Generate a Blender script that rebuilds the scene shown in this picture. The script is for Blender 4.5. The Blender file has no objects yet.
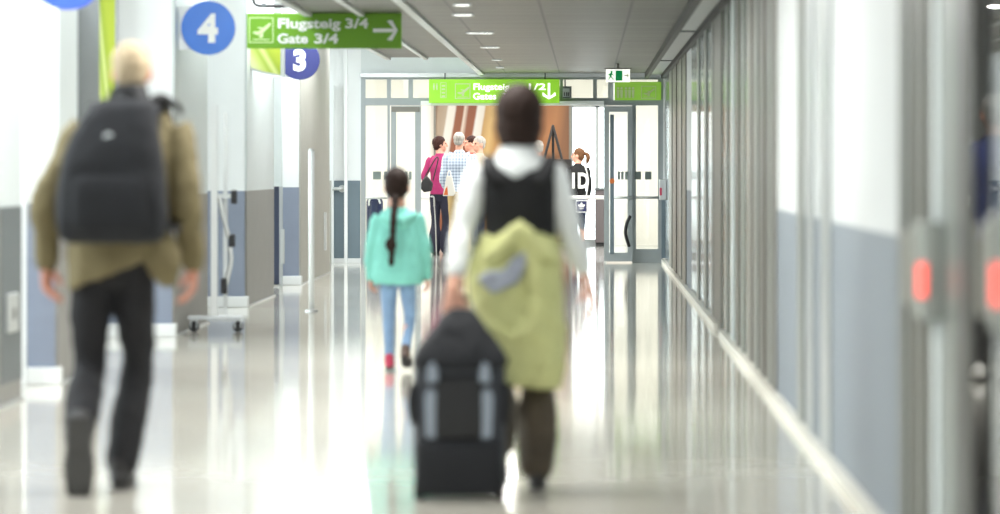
import bpy, bmesh, math, random
from mathutils import Vector, Matrix, noise
random.seed(7)
sc = bpy.context.scene
PI = math.pi
F = 3750.0; CX = 587.0; CY = 168.0; CH = 1.28

# ---------------------------------------------------------------- camera
cam = bpy.data.cameras.new('camera'); co = bpy.data.objects.new('camera', cam)
sc.collection.objects.link(co); sc.camera = co
co.location = (0, 0, CH); co.rotation_euler = (PI/2, 0, 0)
cam.sensor_width = 36.0; cam.lens = F*36.0/1000.0
cam.shift_x = (500-CX)/1000.0; cam.shift_y = (CY-257)/1000.0
cam.clip_start = 0.5; cam.clip_end = 400
cam.dof.use_dof = True; cam.dof.focus_distance = 51.5; cam.dof.aperture_fstop = 135.0/62.0
# ---------------------------------------------------------------- world and exposure
w = bpy.data.worlds.new('overcast_sky'); sc.world = w; w.use_nodes = True
bgn = w.node_tree.nodes['Background']; bgn.inputs[0].default_value = (0.90, 0.96, 1.0, 1); bgn.inputs[1].default_value = 7.0
sc.view_settings.view_transform = 'Standard'; sc.view_settings.look = 'None'
sc.view_settings.exposure = 0.08; sc.view_settings.gamma = 1.0; sc.view_settings.use_curve_mapping = False
sc.cycles.use_denoising = True; sc.cycles.max_bounces = 8; sc.cycles.transparent_max_bounces = 24
sc.cycles.sample_clamp_indirect = 6.0
sc.cycles.caustics_reflective = False; sc.cycles.caustics_refractive = False

def light(name, loc, rot, sx, sy, power, col=(1, 1, 1)):
    l = bpy.data.lights.new(name, 'AREA'); l.shape = 'RECTANGLE'; l.size = sx; l.size_y = sy
    l.energy = power; l.color = col
    o = bpy.data.objects.new(name, l); sc.collection.objects.link(o); o.location = loc; o.rotation_euler = rot
    return o
# area lights added to brighten the interior: near ceiling, cove, lobby, side room
for i, y in enumerate((1.5, 6.0, 10.5, 15.0, 19.5, 24.0)):
    light('ceiling_lamp_light', (-0.75, y, 2.535), (0, 0, 0), 1.2, 1.2, 82, (1.0, 0.99, 0.96))  # added fill under the near ceiling, above the view
for i, y in enumerate((15, 20, 25, 36, 41.5, 47)):
    light('cove_fill_light', (-2.85, y, 3.17), (0, 0, 0), 0.5, 3.2, 100, (0.97, 0.99, 1.0))  # added fill along the high left strip, without a real fitting
light('cove_fill_light', (-2.85, 31, 3.17), (0, 0, 0), 0.5, 3.2, 38, (0.97, 0.99, 1.0))  # weaker added fill near the hanging sign
for x in (-3.6, -1.2, 1.2):
    for y in (53.2, 56.2, 59.4):
        light('lobby_fill_light', (x, y, 3.16), (0, 0, 0), 1.3, 1.3, 78, (1.0, 0.97, 0.925))  # added fill below the lobby ceiling, out of view
for y in (29.3, 31.2, 35.4, 39.6, 44.2, 47.5):
    light('downlight_light', (-0.98, y, 2.54), (0, 0, 0), 0.2, 0.2, 14, (1.0, 0.98, 0.94))
light('side_room_fill_light', (2.9, 12, 2.6), (0, 0, 0), 1.2, 3.0, 18)  # added fill that brightens the side room
light('side_room_fill_light', (2.9, 21, 2.6), (0, 0, 0), 1.2, 3.0, 110)  # stronger added fill towards the far end of the side room

# ---------------------------------------------------------------- materials
def mat(name, col, rough=0.6, metal=0.0, noise_amt=0.0, noise_scale=20.0, bump=0.0, bump_scale=60.0, spec=0.5, stretch=None, coat=0.0):
    m = bpy.data.materials.new(name); m.use_nodes = True; nt = m.node_tree; N = nt.nodes; L = nt.links
    p = N['Principled BSDF']; c = (col[0], col[1], col[2], 1)
    p.inputs['Base Color'].default_value = c; p.inputs['Roughness'].default_value = rough
    p.inputs['Metallic'].default_value = metal; p.inputs['Specular IOR Level'].default_value = spec
    p.inputs['Coat Weight'].default_value = coat
    tc = N.new('ShaderNodeTexCoord'); mp = N.new('ShaderNodeMapping'); L.new(tc.outputs['Object'], mp.inputs['Vector'])
    if stretch: mp.inputs['Scale'].default_value = stretch
    if noise_amt > 0:
        n = N.new('ShaderNodeTexNoise'); n.inputs['Scale'].default_value = noise_scale; n.inputs['Detail'].default_value = 4
        L.new(mp.outputs[0], n.inputs['Vector'])
        r = N.new('ShaderNodeMapRange'); r.inputs[1].default_value = 0.3; r.inputs[2].default_value = 0.7
        r.inputs[3].default_value = 1-noise_amt; r.inputs[4].default_value = 1+noise_amt
        L.new(n.outputs['Fac'], r.inputs[0])
        v = N.new('ShaderNodeVectorMath'); v.operation = 'SCALE'; v.inputs[0].default_value = c[:3]
        L.new(r.outputs[0], v.inputs['Scale']); L.new(v.outputs[0], p.inputs['Base Color'])
    if bump > 0:
        n2 = N.new('ShaderNodeTexNoise'); n2.inputs['Scale'].default_value = bump_scale; n2.inputs['Detail'].default_value = 3
        L.new(mp.outputs[0], n2.inputs['Vector'])
        b = N.new('ShaderNodeBump'); b.inputs['Strength'].default_value = bump; b.inputs['Distance'].default_value = 0.01
        L.new(n2.outputs['Fac'], b.inputs['Height']); L.new(b.outputs[0], p.inputs['Normal'])
    return m
def emit(name, col, s):
    m = bpy.data.materials.new(name); m.use_nodes = True; p = m.node_tree.nodes['Principled BSDF']
    p.inputs['Base Color'].default_value = (*col, 1); p.inputs['Emission Color'].default_value = (*col, 1)
    p.inputs['Emission Strength'].default_value = s; p.inputs['Roughness'].default_value = 0.4
    return m
def glass(name, tint=(0.96, 0.98, 0.97), refl=1.0):
    m = bpy.data.materials.new(name); m.use_nodes = True; N = m.node_tree.nodes; L = m.node_tree.links
    N.remove(N['Principled BSDF']); out = N['Material Output']
    t = N.new('ShaderNodeBsdfTransparent'); t.inputs[0].default_value = (*tint, 1)
    g = N.new('ShaderNodeBsdfGlossy'); g.inputs['Roughness'].default_value = 0.02
    g.inputs['Color'].default_value = (refl, refl, refl, 1)
    f = N.new('ShaderNodeFresnel'); f.inputs[0].default_value = 1.45
    mx = N.new('ShaderNodeMixShader'); L.new(f.outputs[0], mx.inputs[0]); L.new(t.outputs[0], mx.inputs[1]); L.new(g.outputs[0], mx.inputs[2])
    L.new(mx.outputs[0], out.inputs[0]); return m
def S(r, g, b):   # sRGB 0-255 -> linear
    f = lambda c: (c/255.0)/12.92 if c/255.0 <= 0.04045 else ((c/255.0+0.055)/1.055)**2.4
    return (f(r), f(g), f(b))

def floor_mat():
    m = mat('polished_floor', S(204, 200, 188), 0.06, 0, 0.05, 0.9, 0, coat=0.0)
    N = m.node_tree.nodes; L = m.node_tree.links; p = N['Principled BSDF']
    tc = N.new('ShaderNodeTexCoord'); n = N.new('ShaderNodeTexNoise'); n.inputs['Scale'].default_value = 1.4; n.inputs['Detail'].default_value = 2
    L.new(tc.outputs['Object'], n.inputs['Vector'])
    b = N.new('ShaderNodeBump'); b.inputs['Strength'].default_value = 0.02; b.inputs['Distance'].default_value = 0.01
    L.new(n.outputs['Fac'], b.inputs['Height']); L.new(b.outputs[0], p.inputs['Normal'])
    n2 = N.new('ShaderNodeTexNoise'); n2.inputs['Scale'].default_value = 6; L.new(tc.outputs['Object'], n2.inputs['Vector'])
    r = N.new('ShaderNodeMapRange'); r.inputs[3].default_value = 0.055; r.inputs[4].default_value = 0.10
    L.new(n2.outputs['Fac'], r.inputs[0]); L.new(r.outputs[0], p.inputs['Roughness'])
    return m
def ceiling_mat():
    m = mat('metal_ceiling_panels', S(118, 116, 110), 0.42, 0.35)
    N = m.node_tree.nodes; L = m.node_tree.links; p = N['Principled BSDF']
    tc = N.new('ShaderNodeTexCoord'); sp = N.new('ShaderNodeSeparateXYZ'); L.new(tc.outputs['Object'], sp.inputs[0])
    def line(ax, per, wdt, off=0.0):
        a = N.new('ShaderNodeMath'); a.operation = 'ADD'; a.inputs[1].default_value = off; L.new(sp.outputs[ax], a.inputs[0])
        q = N.new('ShaderNodeMath'); q.operation = 'PINGPONG'; q.inputs[1].default_value = per/2; L.new(a.outputs[0], q.inputs[0])
        c = N.new('ShaderNodeMath'); c.operation = 'LESS_THAN'; c.inputs[1].default_value = wdt/2; L.new(q.outputs[0], c.inputs[0])
        return c
    l1 = line('Y', 0.6, 0.05); l2 = line('X', 0.72, 0.02, 0.05)
    mx = N.new('ShaderNodeMath'); mx.operation = 'MAXIMUM'; L.new(l1.outputs[0], mx.inputs[0]); L.new(l2.outputs[0], mx.inputs[1])
    n = N.new('ShaderNodeTexNoise'); n.inputs['Scale'].default_value = 1.0
    mp = N.new('ShaderNodeMapping'); mp.inputs['Scale'].default_value = (0.2, 3.3, 1); L.new(tc.outputs['Object'], mp.inputs[0]); L.new(mp.outputs[0], n.inputs[0])
    r = N.new('ShaderNodeMapRange'); r.inputs[1].default_value = 0.3; r.inputs[2].default_value = 0.7; r.inputs[3].default_value = 0.6; r.inputs[4].default_value = 1.35
    L.new(n.outputs[0], r.inputs[0])
    v = N.new('ShaderNodeVectorMath'); v.operation = 'SCALE'; v.inputs[0].default_value = S(110, 108, 100); L.new(r.outputs[0], v.inputs['Scale'])
    mc = N.new('ShaderNodeMix'); mc.data_type = 'RGBA'; L.new(mx.outputs[0], mc.inputs[0]); L.new(v.outputs[0], mc.inputs[6]); mc.inputs[7].default_value = (*S(52, 52, 50), 1)
    L.new(mc.outputs[2], p.inputs['Base Color'])
    return m
def plaid_mat():
    m = mat('plaid_shirt', S(205, 215, 230), 0.8)
    N = m.node_tree.nodes; L = m.node_tree.links; p = N['Principled BSDF']
    tc = N.new('ShaderNodeTexCoord'); sp = N.new('ShaderNodeSeparateXYZ'); L.new(tc.outputs['Object'], sp.inputs[0])
    cs = []
    for ax in ('X', 'Z'):
        q = N.new('ShaderNodeMath'); q.operation = 'PINGPONG'; q.inputs[1].default_value = 0.022; L.new(sp.outputs[ax], q.inputs[0])
        c = N.new('ShaderNodeMath'); c.operation = 'LESS_THAN'; c.inputs[1].default_value = 0.007; L.new(q.outputs[0], c.inputs[0]); cs.append(c)
    a = N.new('ShaderNodeMath'); a.operation = 'ADD'; L.new(cs[0].outputs[0], a.inputs[0]); L.new(cs[1].outputs[0], a.inputs[1])
    a2 = N.new('ShaderNodeMath'); a2.operation = 'MULTIPLY'; a2.inputs[1].default_value = 0.5; L.new(a.outputs[0], a2.inputs[0])
    mc = N.new('ShaderNodeMix'); mc.data_type = 'RGBA'; L.new(a2.outputs[0], mc.inputs[0])
    mc.inputs[6].default_value = (*S(205, 218, 236), 1); mc.inputs[7].default_value = (*S(110, 130, 165), 1)
    L.new(mc.outputs[2], p.inputs['Base Color']); return m
def ramp_mat(name, stops, slant, scale, rough=0.5, constant=False, strength=0.0, offset=0.0):
    m = mat(name, (0.5, 0.5, 0.5), rough)
    N = m.node_tree.nodes; L = m.node_tree.links; p = N['Principled BSDF']
    tc = N.new('ShaderNodeTexCoord'); sp = N.new('ShaderNodeSeparateXYZ'); L.new(tc.outputs['Generated'], sp.inputs[0])
    a = N.new('ShaderNodeMath'); a.operation = 'MULTIPLY_ADD'; a.inputs[1].default_value = slant
    L.new(sp.outputs['Z'], a.inputs[0]); L.new(sp.outputs['X'], a.inputs[2])
    ad = N.new('ShaderNodeMath'); ad.operation = 'ADD'; ad.inputs[1].default_value = offset; L.new(a.outputs[0], ad.inputs[0]); a = ad
    n = N.new('ShaderNodeTexNoise'); n.inputs['Scale'].default_value = scale; L.new(tc.outputs['Generated'], n.inputs[0])
    b = N.new('ShaderNodeMath'); b.operation = 'MULTIPLY_ADD'; b.inputs[1].default_value = 0.02
    L.new(n.outputs[0], b.inputs[0]); L.new(a.outputs[0], b.inputs[2])
    cr = N.new('ShaderNodeValToRGB'); L.new(b.outputs[0], cr.inputs[0])
    e = cr.color_ramp.elements
    while len(e) < len(stops): e.new(0.5)
    for i, (t, c) in enumerate(stops): e[i].position = t; e[i].color = (*c, 1)
    if constant: cr.color_ramp.interpolation = 'CONSTANT'
    L.new(cr.outputs[0], p.inputs['Base Color'])
    if strength: L.new(cr.outputs[0], p.inputs['Emission Color']); p.inputs['Emission Strength'].default_value = strength
    return m

M = {}
M['floor'] = floor_mat(); M['ceil'] = ceiling_mat()
M['white'] = mat('white_paint', S(236, 239, 239), 0.45, 0, 0.015, 3)
M['white_r'] = mat('white_wall_panel', S(204, 207, 207), 0.5, 0, 0.02, 3)
M['pale'] = mat('pale_grey_panel', S(214, 221, 221), 0.4, 0, 0.02, 3)
M['warmgrey'] = mat('warm_grey_wall', S(176, 174, 166), 0.5, 0, 0.03, 4)
M['grey'] = mat('grey_dado_panel', S(140, 138, 134), 0.45, 0, 0.05, 6)
M['darkgrey'] = mat('dark_grey_panel', S(98, 104, 106), 0.45, 0, 0.03, 5)
M['blue'] = mat('slate_blue_dado', S(136, 145, 162), 0.45, 0, 0.03, 5)
M['slate'] = mat('slate_dado', S(112, 128, 138), 0.45, 0, 0.03, 5)
M['rdado'] = mat('blue_grey_dado', S(126, 134, 142), 0.5, 0, 0.02, 2)
M['navy_leaf'] = mat('navy_leaf', S(62, 70, 92), 0.4)
M['frame'] = mat('grey_door_frame', S(164, 172, 174), 0.4, 0.0, 0.03, 8)
M['teal'] = mat('teal_grey_frame', S(92, 110, 112), 0.35, 0.1)
M['bronze'] = mat('brown_grey_metal', S(122, 120, 112), 0.35, 0.1, 0.04, 3)
M['alu'] = mat('brushed_aluminium', S(190, 194, 194), 0.3, 0.6, 0.03, 10)
M['plate'] = mat('satin_steel', S(205, 208, 206), 0.3, 0.5)
M['black'] = mat('black_plastic', S(30, 31, 33), 0.45)
M['rub'] = mat('black_rubber', S(22, 22, 23), 0.7)
M['glass'] = glass('clear_glass'); M['dglass'] = glass('door_glass', (0.93, 0.96, 0.95), 1.0)
M['gpan'] = mat('back_painted_glass', S(132, 142, 145), 0.12, 0, 0.03, 2)
M['ggreen'] = mat('grey_green_glass', S(128, 136, 130), 0.15, 0, 0.04, 2)
M['mull'] = mat('grey_mullion', S(134, 138, 132), 0.3, 0.1, 0.03, 5)
M['mulldark'] = mat('dark_mullion', S(104, 101, 92), 0.35, 0.1)
M['postdark'] = mat('charcoal_post', S(62, 61, 57), 0.4)
M['nearpost'] = mat('olive_grey_post', S(98, 100, 94), 0.4)
M['neargl'] = mat('olive_grey_panel', S(112, 117, 112), 0.3)
M['skirt'] = mat('metal_skirting', S(232, 229, 218), 0.35, 0.0, 0.10, 9)
M['sign_green'] = mat('sign_green', S(108, 163, 26), 0.5)
M['sign_lime'] = emit('lit_sign_green', S(134, 194, 44), 0.6)
M['sign_lime2'] = emit('pale_sign_green', S(140, 190, 66), 0.4)
M['sign_white'] = mat('sign_white', S(240, 243, 240), 0.4)
M['sign_soft'] = mat('sign_soft_white', S(206, 226, 168), 0.4)
M['lit_white'] = emit('lit_sign_white', (1, 1, 0.93), 1.0)
M['exit_green'] = emit('lit_exit_green', S(0, 140, 75), 0.5)
M['blue4'] = mat('gate_blue', S(50, 116, 212), 0.35)
M['blue5'] = mat('gate_royal_blue', S(38, 74, 178), 0.35)
M['blue3'] = mat('gate_navy', S(26, 33, 92), 0.35)
M['concrete'] = mat('outdoor_concrete', S(190, 190, 186), 0.8, 0, 0.06, 2)
M['cream'] = mat('cream_wall', S(238, 233, 224), 0.6, 0, 0.02, 2)
M['lob_floor'] = mat('lobby_floor', S(178, 180, 178), 0.1, 0, 0.04, 2)
M['lamp'] = emit('lamp_glow', (1, 0.98, 0.92), 4.0)
M['red'] = emit('red_indicator', (1.0, 0.13, 0.10), 1.3)
M['marker'] = mat('glass_marker', S(120, 134, 130), 0.5)
M['skin'] = mat('skin', S(214, 160, 138), 0.5, 0, 0.05, 25)
M['skin_old'] = mat('older_skin', S(208, 142, 118), 0.5, 0, 0.06, 25)
M['eye'] = mat('eye', S(50, 40, 35), 0.2)
def hair_mat(n, c): return mat(n, c, 0.65, 0, 0.25, 60, 0.6, 90, spec=0.2, stretch=(1, 1, 0.15))
M['h_white'] = hair_mat('white_blond_hair', S(184, 166, 138))
M['h_dark'] = hair_mat('dark_brown_hair', S(40, 27, 22))
M['h_brown'] = hair_mat('brown_hair', S(104, 72, 48))
M['h_grey'] = hair_mat('grey_hair', S(172, 168, 162))
M['h_red'] = hair_mat('auburn_hair', S(56, 32, 28))
M['olive'] = mat('olive_jacket', S(114, 104, 74), 0.85, 0, 0.08, 12, 0.3, 40)
M['packblk'] = mat('black_pack_fabric', S(26, 28, 33), 0.85, 0, 0.12, 10, 0.3, 80)
M['packblk2'] = mat('black_webbing', S(28, 29, 32), 0.7)
M['trous'] = mat('black_trousers', S(23, 23, 27), 0.85, 0, 0.1, 10, 0.3, 30)
M['shoeblk'] = mat('black_shoe', S(34, 33, 34), 0.5)
M['sole'] = mat('dark_shoe_sole', S(62, 62, 62), 0.7, 0, 0.2, 60)
M['shirtw'] = mat('white_shirt', S(226, 230, 230), 0.85, 0, 0.03, 12, 0.3, 30)
M['scarf'] = mat('pale_grey_knit', S(205, 210, 210), 0.9, 0, 0.05, 20, 0.5, 60)
M['vest'] = mat('black_vest', S(16, 17, 20), 0.85, 0, 0.06, 12)
M['tied'] = mat('yellow_green_jacket', S(200, 202, 142), 0.8, 0, 0.07, 9, 0.4, 20)
M['lining'] = mat('blue_grey_lining', S(158, 164, 178), 0.8, 0, 0.18, 22)
M['camo'] = mat('dark_olive_trousers', S(74, 66, 54), 0.85, 0, 0.3, 9, 0.3, 30)
M['suitcase'] = mat('black_luggage_fabric', S(44, 47, 54), 0.6, 0, 0.12, 14, 0.3, 90)
M['refl_panel'] = mat('grey_blue_panel', S(138, 149, 162), 0.4)
M['teal_hood'] = mat('turquoise_hoodie', S(128, 205, 192), 0.85, 0, 0.04, 14, 0.3, 40)
M['jeans'] = mat('light_blue_jeans', S(128, 158, 192), 0.85, 0, 0.08, 16, 0.3, 60)
M['pink'] = mat('pink_shoe', S(196, 62, 92), 0.6)
M['trainer'] = mat('brown_shoe', S(92, 74, 66), 0.6)
M['magenta'] = mat('magenta_top', S(158, 40, 98), 0.8, 0, 0.06, 20)
M['dkcloth'] = mat('dark_navy_cloth', S(34, 36, 54), 0.85, 0, 0.1, 16)
M['plaid'] = plaid_mat()
M['khaki'] = mat('khaki_trousers', S(180, 156, 108), 0.85, 0, 0.06, 12)
M['paper'] = mat('white_paper', S(240, 238, 232), 0.7, 0, 0.02, 12)
M['orange'] = mat('orange_print', S(222, 120, 60), 0.6)
M['denim_dk'] = mat('dark_blue_jeans', S(52, 62, 84), 0.85, 0, 0.1, 20)
M['pinkish'] = mat('coral_shirt', S(186, 96, 80), 0.8)
M['cream_cl'] = mat('cream_jacket', S(196, 186, 170), 0.8)
M['navy_cl'] = mat('navy_jacket', S(40, 54, 110), 0.8)
M['bagblue'] = mat('navy_bag', S(30, 38, 84), 0.4)
M['lob_cab'] = mat('brown_grey_cabinet', S(98, 92, 94), 0.5)
M['rock'] = mat('easel_black', S(26, 24, 24), 0.5)
M['mural'] = ramp_mat('striped_wood_mural', [(0.0, S(105, 73, 52)), (0.035, S(151, 132, 112)), (0.09, S(154, 139, 121)), (0.105, S(200, 197, 190)), (0.15, S(198, 193, 186)), (0.165, S(123, 72, 47)), (0.215, S(123, 70, 45)),
    (0.23, S(195, 181, 168)), (0.26, S(119, 66, 42)), (0.31, S(123, 70, 44)), (0.325, S(197, 195, 190)), (0.37, S(193, 188, 179)), (0.385, S(161, 128, 80)), (0.44, S(181, 151, 98)), (0.5, S(158, 117, 65)), (0.62, S(179, 139, 73)), (0.72, S(154, 107, 61)), (0.82, S(139, 91, 54)), (0.92, S(151, 102, 61)), (1.0, S(117, 79, 51))], -0.16, 5, offset=0.15)
M['poster'] = ramp_mat('lime_poster', [(0.0, S(214, 220, 170)), (0.3, S(190, 204, 110)), (0.45, S(160, 184, 70)), (0.6, S(206, 216, 140)), (0.75, S(158, 180, 52)), (1.0, S(176, 192, 60))], 1.0, 5, strength=0.12, offset=-0.3)

# ---------------------------------------------------------------- object helpers
ORG = {}
def link(o): sc.collection.objects.link(o); return o
def tag(o, label=None, cat=None, group=None, kind=None):
    if label: o['label'] = label
    if cat: o['category'] = cat
    if group: o['group'] = group
    if kind: o['kind'] = kind
    return o
def thing(name, label, cat, loc=(0, 0, 0), group=None, rotz=0.0, local=False):
    o = link(bpy.data.objects.new(name, None)); o.location = loc; o.rotation_euler = (0, 0, rotz); o.empty_display_size = 0.1
    ORG[o.name] = Vector((0, 0, 0)) if local else Vector(loc)
    return tag(o, label, cat, group)
def obj(name, bm, m, parent=None, bevel=0.0, smooth=False, origin=None, label=None):
    """bm is in world coordinates (or the parent's local ones when the parent was made with local=True)."""
    if parent is not None: off = ORG[parent.name]
    elif origin is not None: off = Vector(origin)
    else:
        xs = [v.co for v in bm.verts]
        off = Vector(((min(v.x for v in xs)+max(v.x for v in xs))/2, (min(v.y for v in xs)+max(v.y for v in xs))/2, min(v.z for v in xs)))
    bmesh.ops.translate(bm, verts=bm.verts, vec=-off)
    bmesh.ops.recalc_face_normals(bm, faces=bm.faces)
    me = bpy.data.meshes.new(name); bm.to_mesh(me); bm.free()
    me.materials.append(m)
    if smooth:
        for p in me.polygons: p.use_smooth = True
    o = link(bpy.data.objects.new(name, me))
    if parent is not None: o.parent = parent
    else: o.location = off
    ORG[o.name] = off
    if bevel > 0:
        b = o.modifiers.new('bevel', 'BEVEL'); b.width = bevel; b.segments = 2; b.limit_method = 'ANGLE'
    if label: o['label'] = label
    return o
def struct(name, bm, m, parent=None, bevel=0.0):
    o = obj(name, bm, m, parent, bevel)
    if parent is None: o['kind'] = 'structure'
    return o
def NB(): return bmesh.new()
def box(bm, x0, x1, y0, y1, z0, z1):
    if x0 > x1: x0, x1 = x1, x0
    if y0 > y1: y0, y1 = y1, y0
    if z0 > z1: z0, z1 = z1, z0
    v = [bm.verts.new(p) for p in ((x0, y0, z0), (x1, y0, z0), (x1, y1, z0), (x0, y1, z0), (x0, y0, z1), (x1, y0, z1), (x1, y1, z1), (x0, y1, z1))]
    for f in ((0, 3, 2, 1), (4, 5, 6, 7), (0, 1, 5, 4), (1, 2, 6, 5), (2, 3, 7, 6), (3, 0, 4, 7)): bm.faces.new([v[i] for i in f])
    return bm
def B(*a): return box(NB(), *a)
def prism(bm, pts, y0, y1):   # polygon in the XZ plane extruded along Y
    a = [bm.verts.new((x, y0, z)) for x, z in pts]; b = [bm.verts.new((x, y1, z)) for x, z in pts]
    bm.faces.new(a); bm.faces.new(b[::-1]); n = len(pts)
    for i in range(n): bm.faces.new((a[i], b[i], b[(i+1) % n], a[(i+1) % n]))
    return bm
def disc(bm, cx, y0, y1, cz, r, n=48):
    return prism(bm, [(cx+r*math.cos(2*PI*i/n), cz+r*math.sin(2*PI*i/n)) for i in range(n)], y0, y1)
def frame2(t, side):
    t = t.normalized(); s = side - t*side.dot(t)
    if s.length < 1e-4: s = Vector((0, 1, 0)) - t*t.y
    s.normalize(); return t, s, t.cross(s).normalized()
def cat(ps, k, u):
    p1, p2 = ps[k], ps[k+1]; p0 = ps[k-1] if k > 0 else p1*2-p2; p3 = ps[k+2] if k+2 < len(ps) else p2*2-p1
    return 0.5*((2*p1)+(p2-p0)*u+(2*p0-5*p1+4*p2-p3)*u*u+(3*p1-p0-3*p2+p3)*u**3)
def loft(bm, pts, rads, n=14, sub=3, side=(1, 0, 0), cap=True, expo=2.0):
    P = [Vector(p) for p in pts]; R = [Vector((r, r, 0)) if not isinstance(r, (tuple, list)) else Vector((r[0], r[1], 0)) for r in rads]
    PP, RR = [], []
    for k in range(len(P)-1):
        for j in range(sub):
            u = j/sub; PP.append(cat(P, k, u)); RR.append(cat(R, k, u))
    PP.append(P[-1]); RR.append(R[-1])
    tang = [(PP[min(i+1, len(PP)-1)]-PP[max(i-1, 0)]).normalized() for i in range(len(PP))]
    if cap:
        t0, t1 = tang[0], tang[-1]; r0 = min(RR[0][0], RR[0][1]); r1 = min(RR[-1][0], RR[-1][1])
        PP = [PP[0]-t0*r0*0.9, PP[0]-t0*r0*0.55]+PP+[PP[-1]+t1*r1*0.55, PP[-1]+t1*r1*0.9]
        RR = [RR[0]*0.42, RR[0]*0.82]+RR+[RR[-1]*0.82, RR[-1]*0.42]; tang = [t0, t0]+tang+[t1, t1]
    rings = []
    sd = Vector(side)
    for p, r, t in zip(PP, RR, tang):
        _, s, q = frame2(t, sd); ring = []
        for i in range(n):
            a = 2*PI*i/n; c, d = math.cos(a), math.sin(a)
            c = math.copysign(abs(c)**(2/expo), c); d = math.copysign(abs(d)**(2/expo), d)
            ring.append(bm.verts.new(p+s*(c*r[0])+q*(d*r[1])))
        rings.append(ring)
    for a, b in zip(rings, rings[1:]):
        for i in range(n): bm.faces.new((a[i], a[(i+1) % n], b[(i+1) % n], b[i]))
    bm.faces.new(rings[0][::-1]); bm.faces.new(rings[-1])
    return bm
def tube(bm, a, b, r, n=12):
    return loft(bm, [a, b], [r, r], n, 1, (1, 0, 0), cap=False)
def pipe(bm, pts, r, n=8, sub=4): return loft(bm, pts, [r]*len(pts), n, sub, (0, 1, 0.01), cap=True)
def ell(bm, c, rx, ry, rz, rot=None, seg=20):
    mt = Matrix.Translation(Vector(c)) @ (rot.to_4x4() if rot else Matrix.Identity(4)) @ Matrix.Diagonal((rx, ry, rz, 1))
    bmesh.ops.create_uvsphere(bm, u_segments=seg, v_segments=seg//2+2, radius=1, matrix=mt); return bm
def rings(bm, rs, n=32, expo=2.3, sub=3):   # torso-like stack: (cx, cy, cz, rx, ry, slope)
    V = [Vector(r[:3]) for r in rs]; W = [Vector(r[3:6]) for r in rs]; A, Bq = [], []
    for k in range(len(rs)-1):
        for j in range(sub): u = j/sub; A.append(cat(V, k, u)); Bq.append(cat(W, k, u))
    A.append(V[-1]); Bq.append(W[-1]); R = []
    for p, q in zip(A, Bq):
        ring = []
        for i in range(n):
            a = 2*PI*i/n; c, d = math.cos(a), math.sin(a)
            c = math.copysign(abs(c)**(2/expo), c)*q[0]; d = math.copysign(abs(d)**(2/expo), d)*q[1]
            ring.append(bm.verts.new((p.x+c, p.y+d, p.z+q[2]*c)))
        R.append(ring)
    for a, b in zip(R, R[1:]):
        for i in range(n): bm.faces.new((a[i], a[(i+1) % n], b[(i+1) % n], b[i]))
    bm.faces.new(R[0][::-1]); bm.faces.new(R[-1]); return bm
def remesh(o, vox, smooth=4, folds=0.0, fscale=0.1, seed=0):
    r = o.modifiers.new('remesh', 'REMESH'); r.mode = 'VOXEL'; r.voxel_size = vox; r.use_smooth_shade = True
    if smooth:
        s = o.modifiers.new('smooth', 'SMOOTH'); s.factor = 0.5; s.iterations = smooth
    if folds > 0:
        t = bpy.data.textures.new('folds', 'CLOUDS'); t.noise_scale = fscale; t.noise_depth = 2
        d = o.modifiers.new('folds', 'DISPLACE'); d.texture = t; d.strength = folds; d.mid_level = 0.5
    return o
def text_bm(s, size, cx, y, cz, depth=0.004, align='CENTER', bold=0.014, xs=1.0, width=None):
    """solid lettering in the XZ plane, read from -Y; (cx, cz) = baseline anchor"""
    cu = bpy.data.curves.new('lettering', 'FONT'); cu.body = s; cu.size = size; cu.align_x = align; cu.extrude = depth/2; cu.offset = bold*size
    cu.resolution_u = 4
    o = link(bpy.data.objects.new('lettering_source', cu)); bpy.context.view_layer.update()
    me = bpy.data.meshes.new_from_object(o.evaluated_get(bpy.context.evaluated_depsgraph_get()))
    bm = NB(); bm.from_mesh(me); bpy.data.meshes.remove(me); bpy.data.objects.remove(o); bpy.data.curves.remove(cu)
    if width: q_ = [v.co.x for v in bm.verts]; xs = width/(max(q_)-min(q_))
    bmesh.ops.transform(bm, verts=bm.verts, matrix=Matrix.Translation((cx, y, cz)) @ Matrix.Rotation(PI/2, 4, 'X') @ Matrix.Diagonal((xs, 1, 1, 1)))
    return bm
def at(px, py, Y): return ((px-CX)/F*Y, Y, CH-(py-CY)/F*Y)
def X(px, Y): return (px-CX)/F*Y
def Z(py, Y): return CH-(py-CY)/F*Y
def YR(px, x=1.05): return F*x/(px-CX)

# ================================================================ SETTING
XL, XW = -3.15, -4.05      # pier faces / window plane on the left
DY = 50.7                  # door wall
struct('ground', B(-60, -4.2, -20, 90, -0.25, -0.12), M['concrete'])
struct('floor', B(-4.2, 1.12, -6, DY+0.1, -0.12, 0), M['floor'])
struct('floor', B(-5.6, 3.4, DY+0.1, 63.2, -0.12, 0), M['lob_floor'])
struct('floor', B(1.12, 4.6, 6.5, 27.2, -0.12, 0), M['floor'])
HC = 2.56
struct('ceiling', B(-1.44, 0.80, -6, DY, HC, HC+0.08), M['ceil'])
struct('ceiling', B(-2.32, -1.44, -6, 43.4, HC, HC+0.08), M['ceil'])
struct('ceiling', B(-4.2, -2.32, -6, DY, 3.2, 3.3), M['white'])
struct('ceiling', B(-2.32, -1.44, 43.4, DY, 3.2, 3.3), M['white'])
struct('wall_bulkhead', B(-2.36, -2.32, -6, 43.4, HC, 3.2), M['white'])
struct('wall_bulkhead', B(-1.48, -1.44, 43.44, DY, HC, 3.2), M['white'])
struct('wall_bulkhead', B(-2.36, -1.44, 43.4, 43.44, HC, 3.2), M['white'])
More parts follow.
